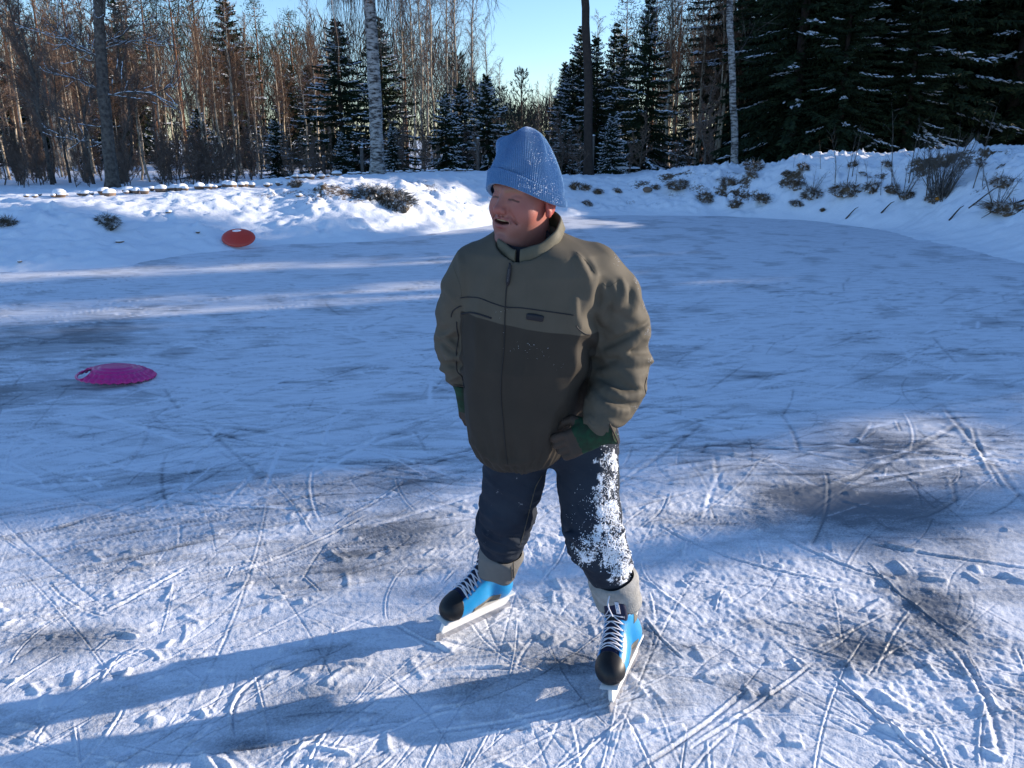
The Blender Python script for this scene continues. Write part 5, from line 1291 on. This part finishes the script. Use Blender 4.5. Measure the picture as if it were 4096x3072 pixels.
for (x_, y_, r_, a_) in [(1170, 40, .045, .7), (1195, 130, .040, .7), (1150, 220, .045, .65), (1110, 120, .03, .35), (1110, 310, .045, .5), (1160, 390, .045, .75), (1190, 440, .035, .7), (1110, 430, .035, .5), (1060, 570, .045, .35), (1180, 600, .060, .85), (1240, 640, .05, .9),
                        (1010, 670, .045, .7), (1250, 730, .06, 1.0), (1300, 770, .05, 1.0), (1130, 640, .03, .6), (1205, 330, .03, .6), (1205, 500, .03, .5), (980, 640, .03, .5)]:
    h_ = hit(nt_, *c7(x_, y_))
    if h_ is not None: fro += a_ * np.exp(-((NV - h_) ** 2).sum(1) / r_ ** 2)
attr(jeans, "frost", np.clip(fro * .95, 0, .565))
def frosty(m, col=(.82, .84, .88), sc=130):
    t = m.node_tree; b = t.nodes["Principled BSDF"]; fa = t.nodes.new("ShaderNodeAttribute"); fa.attribute_name = "frost"
    tc = t.nodes.new("ShaderNodeTexCoord"); nn = t.nodes.new("ShaderNodeTexNoise"); nn.inputs["Scale"].default_value = sc; nn.inputs["Detail"].default_value = 6; nn.inputs["Roughness"].default_value = .75
    t.links.new(tc.outputs["Object"], nn.inputs["Vector"])
    nb = t.nodes.new("ShaderNodeTexNoise"); nb.inputs["Scale"].default_value = 28; nb.inputs["Detail"].default_value = 3; t.links.new(tc.outputs["Object"], nb.inputs["Vector"])
    ad = t.nodes.new("ShaderNodeMath"); ad.operation = 'MULTIPLY_ADD'; ad.inputs[1].default_value = .55; t.links.new(fa.outputs["Fac"], ad.inputs[0]); t.links.new(nn.outputs["Fac"], ad.inputs[2])
    a3 = t.nodes.new("ShaderNodeMath"); a3.operation = 'MULTIPLY_ADD'; a3.inputs[1].default_value = 1.15; t.links.new(nb.outputs["Fac"], a3.inputs[0]); t.links.new(ad.outputs[0], a3.inputs[2])
    mr = t.nodes.new("ShaderNodeMapRange"); mr.inputs[1].default_value = 1.40; mr.inputs[2].default_value = 1.47; t.links.new(a3.outputs[0], mr.inputs[0])
    src = b.inputs["Base Color"].links[0].from_socket
    t.links.new(mixin(t, mr.outputs[0], src, col), b.inputs["Base Color"])
frosty(Mjean)

# ----- work gloves
Mgr = mat("green_cloth", (.008, .046, .020), rough=.8, noise=(45, .9, (.012, .020, .011)), bump=(600, .5, .001))
Mbr = mat("brown_leather", (.045, .032, .023), rough=.7, noise=(35, .7, (.05, .032, .022)), bump=(150, .6, .002))
def glove(Wp, D, N, side, curl, sc=1.0):
    "D finger direction, N back-of-hand normal; side=+1 thumb on +s"
    D = D / np.linalg.norm(D); S = np.cross(N, D); S /= np.linalg.norm(S); N = np.cross(D, S)
    Rm = np.stack([D, S, N], 1)
    def f(p):
        d = rbox(p, (.048, 0, 0), (.050, .044, .019), .017)
        d = smin(d, cone(p, (-.012, 0, 0), (.03, 0, 0), .032, .030), .02)
        d = smin(d, ell(p, (.03, .034 * side, -.010), (.034, .018, .017)), .012)
        for k, (y_, L) in enumerate([(.033, .070), (.0115, .080), (-.0105, .074), (-.031, .058)]):
            y_ *= side; a = np.array([.092, y_, -.001]); an = 0; pts_ = [a]; 
            for s_, fr in ((.42, curl[0]), (.33, curl[1]), (.25, curl[2])):
                an += fr + .06 * k; a = a + L * s_ * np.array([math.cos(an), y_ * .25 * (s_ > .4), -math.sin(an)]); pts_.append(a)
            fd = chain(p, pts_, [.0125, .0120, .0112, .0095], .004)
            d = smin(d, fd, .0035)
        th = chain(p, [(.018, .036 * side, -.008), (.048, .060 * side, -.020), (.074, .062 * side, -.030), (.092, .054 * side, -.036)], [.016, .0145, .013, .0105], .006)
        return smin(d, th, .006) - .0025 * (noise3(p * 55, 3) - .5)
    V, Q = sdf_mesh(f, (-.05, -.09, -.095), (.19, .09, .045), .0028)
    c = V[Q].mean(1)
    mi = np.where((c[:, 2] > -.002) & (c[:, 0] < .082) & (c[:, 0] > -.01) | ((c[:, 0] < .03) & (c[:, 2] > -.012)), 0, 1)
    mi = np.where((c[:, 0] > .062) & (c[:, 0] < .088) & (c[:, 2] > 0), 1, mi)
    g_ = pobj("work_glove", V * sc @ Rm.T + Wp, Q, [Mgr, Mbr], mi=mi)
    # flared gauntlet
    n = 40; rings = []
    for u, r in [(.012, .034), (0, .037), (-.02, .041), (-.045, .050), (-.046, .047), (-.02, .038), (0, .034)]:
        rings.append([np.array([u + .008 * math.sin(2 * t_), r * 1.15 * math.cos(t_), r * .9 * math.sin(t_)]) * (1, 1 + .04 * math.sin(5 * t_), 1) for t_ in np.linspace(0, 2 * math.pi, n, endpoint=False)])
    V = np.array(rings); a, b = V.shape[:2]
    i = np.arange(a - 1)[:, None] * b; j = np.arange(b)[None, :]; j2 = (j + 1) % b
    Q = np.stack([i + j, i + b + j, i + b + j2, i + j2], -1).reshape(-1, 4)
    pobj("gauntlet", V.reshape(-1, 3) * sc @ Rm.T + Wp, Q, Mgr, g_)
    mb = MB(); mb.tube(np.array([np.array([-.045, .0575 * math.cos(t_), .0450 * math.sin(t_)]) * sc @ Rm.T + Wp for t_ in np.linspace(0, 2 * math.pi, 30)]), .0028, 6); mb.obj("binding", Mbr, g_, ORG)
    return g_
Wl = P(596, 432, 2.355)
glove(Wl, P(560, 449, 2.345) - Wl, np.array([.18, -.95, .28]), -1, (.45, .7, .6), 1.05)
Wr = P(466, 394, 2.60)
glove(Wr, P(470, 425, 2.60) - Wr, np.array([-.75, -.6, 0]), 1, (.2, .3, .3), 1.0)
# sleeve strap tab with its pull
mb = MB(); a = hit(jt, *c6(1185, 1300), 0); a = AR[-1] + np.array([.03, -.02, -.02]) if a is None else a
mb.tube([P(613, 419, 2.36), P(616, 424, 2.36), P(618, 431, 2.36)], [.005, .0048, .0035], 8, flat=.5)
mb.obj("sleeve_tab", mat("tab_metal", (.35, .34, .36), rough=.4, metal=.6), jacket, ORG)
# dark elastic end of the sleeve
mb = MB(); ax = AR[-1] - AR[-2]; mb.tube([AR[-1] - ax * .6, AR[-1] + ax * .25, AR[-1] + ax * .55], [.052, .055, .047], 24); mb.obj("cuff", Mj1, jacket, ORG)
mb = MB(); ax = AL[-1] - AL[-2]; mb.tube([AL[-1] - ax * .6, AL[-1] + ax * .3, AL[-1] + ax * .5], [.043, .046, .040], 24); mb.obj("cuff", Mj1, jacket, ORG)

# ----- ice skates (local: x heel->toe, y outer side, z up from the blade edge)
Mblue = mat("blue_leather", (.012, .26, .56), rough=.32, spec=.5, coat=.2, noise=(30, .5, (.010, .22, .50)), bump=(90, .2, .002))
Mblk = mat("black_toe", (.012, .012, .013), rough=.45, spec=.35, bump=(300, .15, .001))
Mnyl = mat("navy_nylon", (.010, .014, .045), rough=.7, bump=(500, .5, .001))
Mgry = mat("grey_panel", (.16, .15, .13), rough=.6, noise=(60, .5, (.12, .115, .10)), bump=(400, .4, .001))
Mwht = mat("white_holder", (.78, .77, .74), rough=.35, spec=.5, noise=(20, .4, (.66, .65, .62)))
Mstl = mat("steel_blade", (.55, .55, .57), rough=.3, metal=.9)
Mlace = mat("white_lace", (.70, .69, .74), rough=.85, bump=(900, .6, .001))
Meye = mat("eyelet_steel", (.45, .47, .5), rough=.25, metal=1)
def boot_core(p, out=1):
    yb = p[..., 1] + .010 * np.sin(np.clip(p[..., 0] / .3, 0, 1) * math.pi)      # slight banana shape
    q = np.stack([p[..., 0], yb, p[..., 2]], -1)
    d = ell(q, (.238, 0, .104), (.062, .046, .040))
    d = smin(d, ell(q, (.165, 0, .112), (.085, .043, .045)), .03)
    d = smin(d, ell(q, (.045, 0, .112), (.052, .037, .048)), .03)
    d = smin(d, cone(q, (.190, 0, .118), (.095, 0, .190), .036, .040), .03)
    d = smin(d, cone(q, (.050, 0, .12), (.062, 0, .245), .038, .044, (1.15, 1, 1)), .03)
    d = smax(d, .076 - p[..., 2], .008)
    return d
def skate(heel, toe, lean, label=None):
    H_ = np.array([heel[0], heel[1], -0.004]); Dv = np.array([toe[0] - heel[0], toe[1] - heel[1], 0]); Lr = np.linalg.norm(Dv); Dv /= Lr
    up = np.array([0, 0, 1.0]); Ov = np.cross(Dv, up)
    out = lean[0]      # +1: outer side = +Ov ; -1 : outer side = -Ov
    Ov = Ov * out
    th = lean[1]; U2 = up * math.cos(th) + Ov * math.sin(th); O2 = Ov * math.cos(th) - up * math.sin(th)
    Rm = np.stack([Dv, O2, U2], 1); s = Lr / .315
    flip = np.linalg.det(Rm) < 0
    def T(v): return np.asarray(v) * s * np.array([1, 1.06, 1.10]) @ Rm.T + H_
    def FQ(q): return np.asarray(q)[:, ::-1] if flip else q
    lo_, hi_ = (-.03, -.075, .06), (.33, .075, .33)
    gr_ = grid(lo_, hi_, .0024); core = boot_core(gr_)
    X_, Y_, Z_ = gr_[..., 0], gr_[..., 1], gr_[..., 2]
    # instep line: where the tongue shows
    yc = Y_ + .010 * np.sin(np.clip(X_ / .3, 0, 1) * math.pi)
    gapw = .020 + .010 * sstep(.12, .24, X_)
    slope = (Z_ - .105) - (.235 - X_) * 0.62
    instep = np.maximum(np.maximum(np.abs(yc) - gapw, -(Z_ - (.112 + (.225 - X_) * .35))), .070 - X_)
    top = Z_ - (.205 + .02 * sstep(.1, .0, X_))
    toe_r = X_ - (.246 - .35 * np.maximum(0, Z_ - .10) + .25 * np.maximum(0, .1 - Z_) - 2.5 * yc ** 2)
    V, Q = nets(smax(smax(smax(core, top, .004), -instep, .003), toe_r - .004, .002), lo_, .0024)
    if len(V): rt = pobj("ice_skate", T(V), FQ(Q), Mblue)
    if label: rt['label'] = label
    V, Q = nets(smax(core - .0018, -toe_r, .003), lo_, .0024); pobj("toe_cap", T(V), FQ(Q), Mblk, rt)
    tong = smax(core + .003, top - .005, .01)
    shaft = ell(gr_, (.112, -.004, .225), (.018, .036, .055), None)
    V, Q = nets(smin(tong, shaft, .012), lo_, .0024); pobj("tongue", T(V), FQ(Q), Mnyl, rt)
    # shaft lining above the quarters
    ln = smax(smax(core - .0006, -top, .002), Z_ - .235, .006); ln = smax(ln, -(smax(core + .006, .20 - Z_, .002)), .002)
    V, Q = nets(ln, lo_, .0024); pobj("ankle_collar", T(V), FQ(Q), Mblk, rt)
    # grey ankle patch and lower side panel
    pat = np.maximum(np.maximum(np.abs(X_ - .050 + .15 * (Z_ - .19)) - .025, np.abs(Z_ - .192) - .030), -Y_ + .0)
    V, Q = nets(smax(core - .0020, pat, .004), lo_, .0024); pobj("ankle_patch", T(V), FQ(Q), Mgry, rt)
    pan = np.maximum(np.maximum(-(X_ - .065), X_ - .190), np.maximum(Z_ - (.104 - .06 * (X_ - .12)), -Y_))
    V, Q = nets(smax(core - .0022, pan, .003), lo_, .0024); pobj("side_panel", T(V), FQ(Q), Mgry, rt)
    core_t = bvh(*nets(core - .001, lo_, .0024))
    def on(x, y, lift=.002, dz=.32):
        l, n, i_, _ = core_t.ray_cast(Vector((x, y, dz)), Vector((0, 0, -1)))
        return None if l is None else np.array(l + n * lift)
    def side(x, z, lift=.001, sg=1):
        l, n, i_, _ = core_t.ray_cast(Vector((x, sg * .2, z)), Vector((0, -sg, 0)))
        return None if l is None else np.array(l + n * lift)
    # round emblem on the ankle patch
    c = side(.047, .192, .0015)
    if c is not None:
        mb = MB(); an = np.linspace(0, 2 * math.pi, 24)
        mb.tube([T(c + np.array([.0125 * math.cos(a_), .001, .0125 * math.sin(a_)])) for a_ in an], .0016 * s, 6); mb.obj("emblem_ring", Mwht, rt, ORG)
        mb = MB(); mb.tube([T(c + np.array([0, -.001, 0])), T(c + np.array([0, .0022, 0]))], [.0105 * s, .0100 * s], 20); mb.obj("emblem", mat("pale_rubber", (.5, .5, .42), rough=.5), rt, ORG)
        mb = MB(); mb.tube([T(c + np.array([-.006, .0032, -.006])), T(c + np.array([.002, .0034, .001])), T(c + np.array([.006, .0032, .007]))], [.0006, .0014, .0005], 5); mb.obj("emblem_mark", Mgry, rt, ORG)
    # eyelets and laces
    rowsx = np.linspace(.212, .092, 9); eyes = []; mb = MB(); ml = MB()
    for k, x_ in enumerate(rowsx):
        yy = -.010 * math.sin(min(max(x_ / .3, 0), 1) * math.pi); gw = .0245 + .007 * float(sstep(.12, .24, np.array(x_)))
        a = on(x_, yy + gw + .003, .0015); b = on(x_, yy - gw - .003, .0015); eyes.append((a, b))
        for e_, sg in ((a, 1), (b, -1)):
            if e_ is None: continue
            o = np.array([0, .006 * sg, -.0035]); c = e_ + o
            q = [T(c + .0024 * np.array([math.cos(t_), .3 * math.sin(t_), math.sin(t_)])) for t_ in np.linspace(0, 2 * math.pi, 9)]
            mb.tube(q, .0010 * s, 5)
    mb.obj("eyelets", Meye, rt, ORG)['kind'] = 'stuff'
    def mid(a, b, h):
        m_ = (a + b) / 2; o_ = on(m_[0], m_[1], h); return o_ if o_ is not None else m_ + np.array([0, 0, h])
    for k in range(8):
        (a, b), (c, d_) = eyes[k], eyes[k + 1]
        for s0, s1, h in ((a, d_, .0045), (b, c, .0075)):
            if s0 is None or s1 is None: continue
            m_ = mid(s0, s1, h); q1 = mid(s0, m_, h * .8); q2 = mid(m_, s1, h * .8)
            ml.tube([T(v) for v in smooth_path([s0 + np.array([0, .004 * np.sign(s0[1] - m_[1]), -.003]), q1, m_, q2, s1 + np.array([0, .004 * np.sign(s1[1] - m_[1]), -.003])], 4)], .0031 * s, 6, flat=.45)
    a, b = eyes[0]
    if a is not None and b is not None: ml.tube([T(v) for v in smooth_path([a, mid(a, b, .004), b], 5)], .0031 * s, 6, flat=.45)
    ml.obj("lace", Mlace, rt, ORG)
    mb = MB(); k0 = eyes[-1]; c = mid(k0[0], k0[1], .012) if k0[0] is not None and k0[1] is not None else np.array([.09, 0, .21])
    for sg in (1, -1):
        mb.tube([T(v) for v in smooth_path([c, c + np.array([.006, sg * .022, .006]), c + np.array([.016, sg * .044, -.006]), c + np.array([.022, sg * .040, -.016]), c + np.array([.012, sg * .020, -.002]), c], 5)], .0028 * s, 6, flat=.5)
    mb.tube([T(v) for v in smooth_path([c, c + np.array([.03, .006, .0]), c + np.array([.065, .004, -.022]), c + np.array([.085, .020, -.050])], 6)], .0026 * s, 6, flat=.5)
    mb.tube([T(v) for v in smooth_path([c, c + np.array([-.006, -.006, .014]), c + np.array([-.012, -.014, .034])], 6)], .0026 * s, 6, flat=.5)
    mb.obj("bow", Mlace, rt, ORG)
    # tongue label with lettering strokes
    a = on(.128, .016, .003, .5); 
    mb = MB(); c = np.array([.1325, .012, .243]); up_ = np.array([-.15, 0, 1.0]); up_ /= np.linalg.norm(up_)
    mb.box(T(c), np.array([.002, .013, .042]) * s, Rm); mb.obj("label", Mlace, rt, ORG)
    mb = MB()
    for k_, st in enumerate([[(-.012, -.003), (-.012, .003)], [(-.012, 0), (-.006, 0)], [(-.002, -.003), (.003, -.003), (.003, .003), (-.002, .003)], [(.006, .003), (.012, -.003)], [(.006, -.003), (.009, 0)]]):
        mb.tube([T(c + np.array([.0016, y_, z_])) for z_, y_ in st], .0008, 4)
    mb.obj("label_letters", Mblue, rt, ORG)
    # sole, holder, blade
    def slab(name, poly, w, m, hole=None, bev=.0):
        poly = np.array(poly); mb = MB(); n = len(poly)
        ys_ = [-w / 2, w / 2]
        Vv = [T([x_, y_, z_]) for y_ in ys_ for x_, z_ in poly]
        F = [[k, (k + 1) % n, n + (k + 1) % n, n + k] for k in range(n)]
        import bmesh
        bm = bmesh.new(); vs = [bm.verts.new(v - ORG) for v in Vv]
        for f in F: bm.faces.new([vs[i_] for i_ in f])
        bm.faces.new([vs[i_] for i_ in range(n)][::-1]); bm.faces.new([vs[n + i_] for i_ in range(n)])
        bmesh.ops.recalc_face_normals(bm, faces=bm.faces)
        if bev: bmesh.ops.bevel(bm, geom=bm.edges[:], offset=bev * s, segments=2, affect='EDGES', profile=.6)
        me = bpy.data.meshes.new(name); bm.to_mesh(me); bm.free(); me.materials.append(m)
        o = link(name, me, rt); return o
    slab("sole", [(-.012, .079), (.02, .080), (.10, .080), (.29, .078), (.305, .074), (.29, .070), (.10, .072), (-.008, .072)], .058, Mwht, bev=.003)
    slab("blade_holder", [(-.006, .0725), (.105, .0725), (.112, .058), (.150, .052), (.165, .056), (.178, .0725), (.284, .0715), (.294, .062), (.304, .042), (.300, .030), (.016, .030), (-.004, .044)], .013, Mwht, bev=.003)
    slab("blade", [(-.012, .034), (-.014, .010), (-.004, .002), (.04, 0), (.27, 0), (.306, .004), (.322, .014), (.322, .036), (.30, .036), (.01, .036)], .0042, Mstl)
    return rt
tR, hR = G(437.5, 642), G(507, 609); skate(hR, tR, (-1, math.radians(4)), "skate turned to picture left")
tL, hL = G(612, 714), G(639, 657); skate(hL, tL, (-1, math.radians(-13)), "skate pointing towards the viewer")
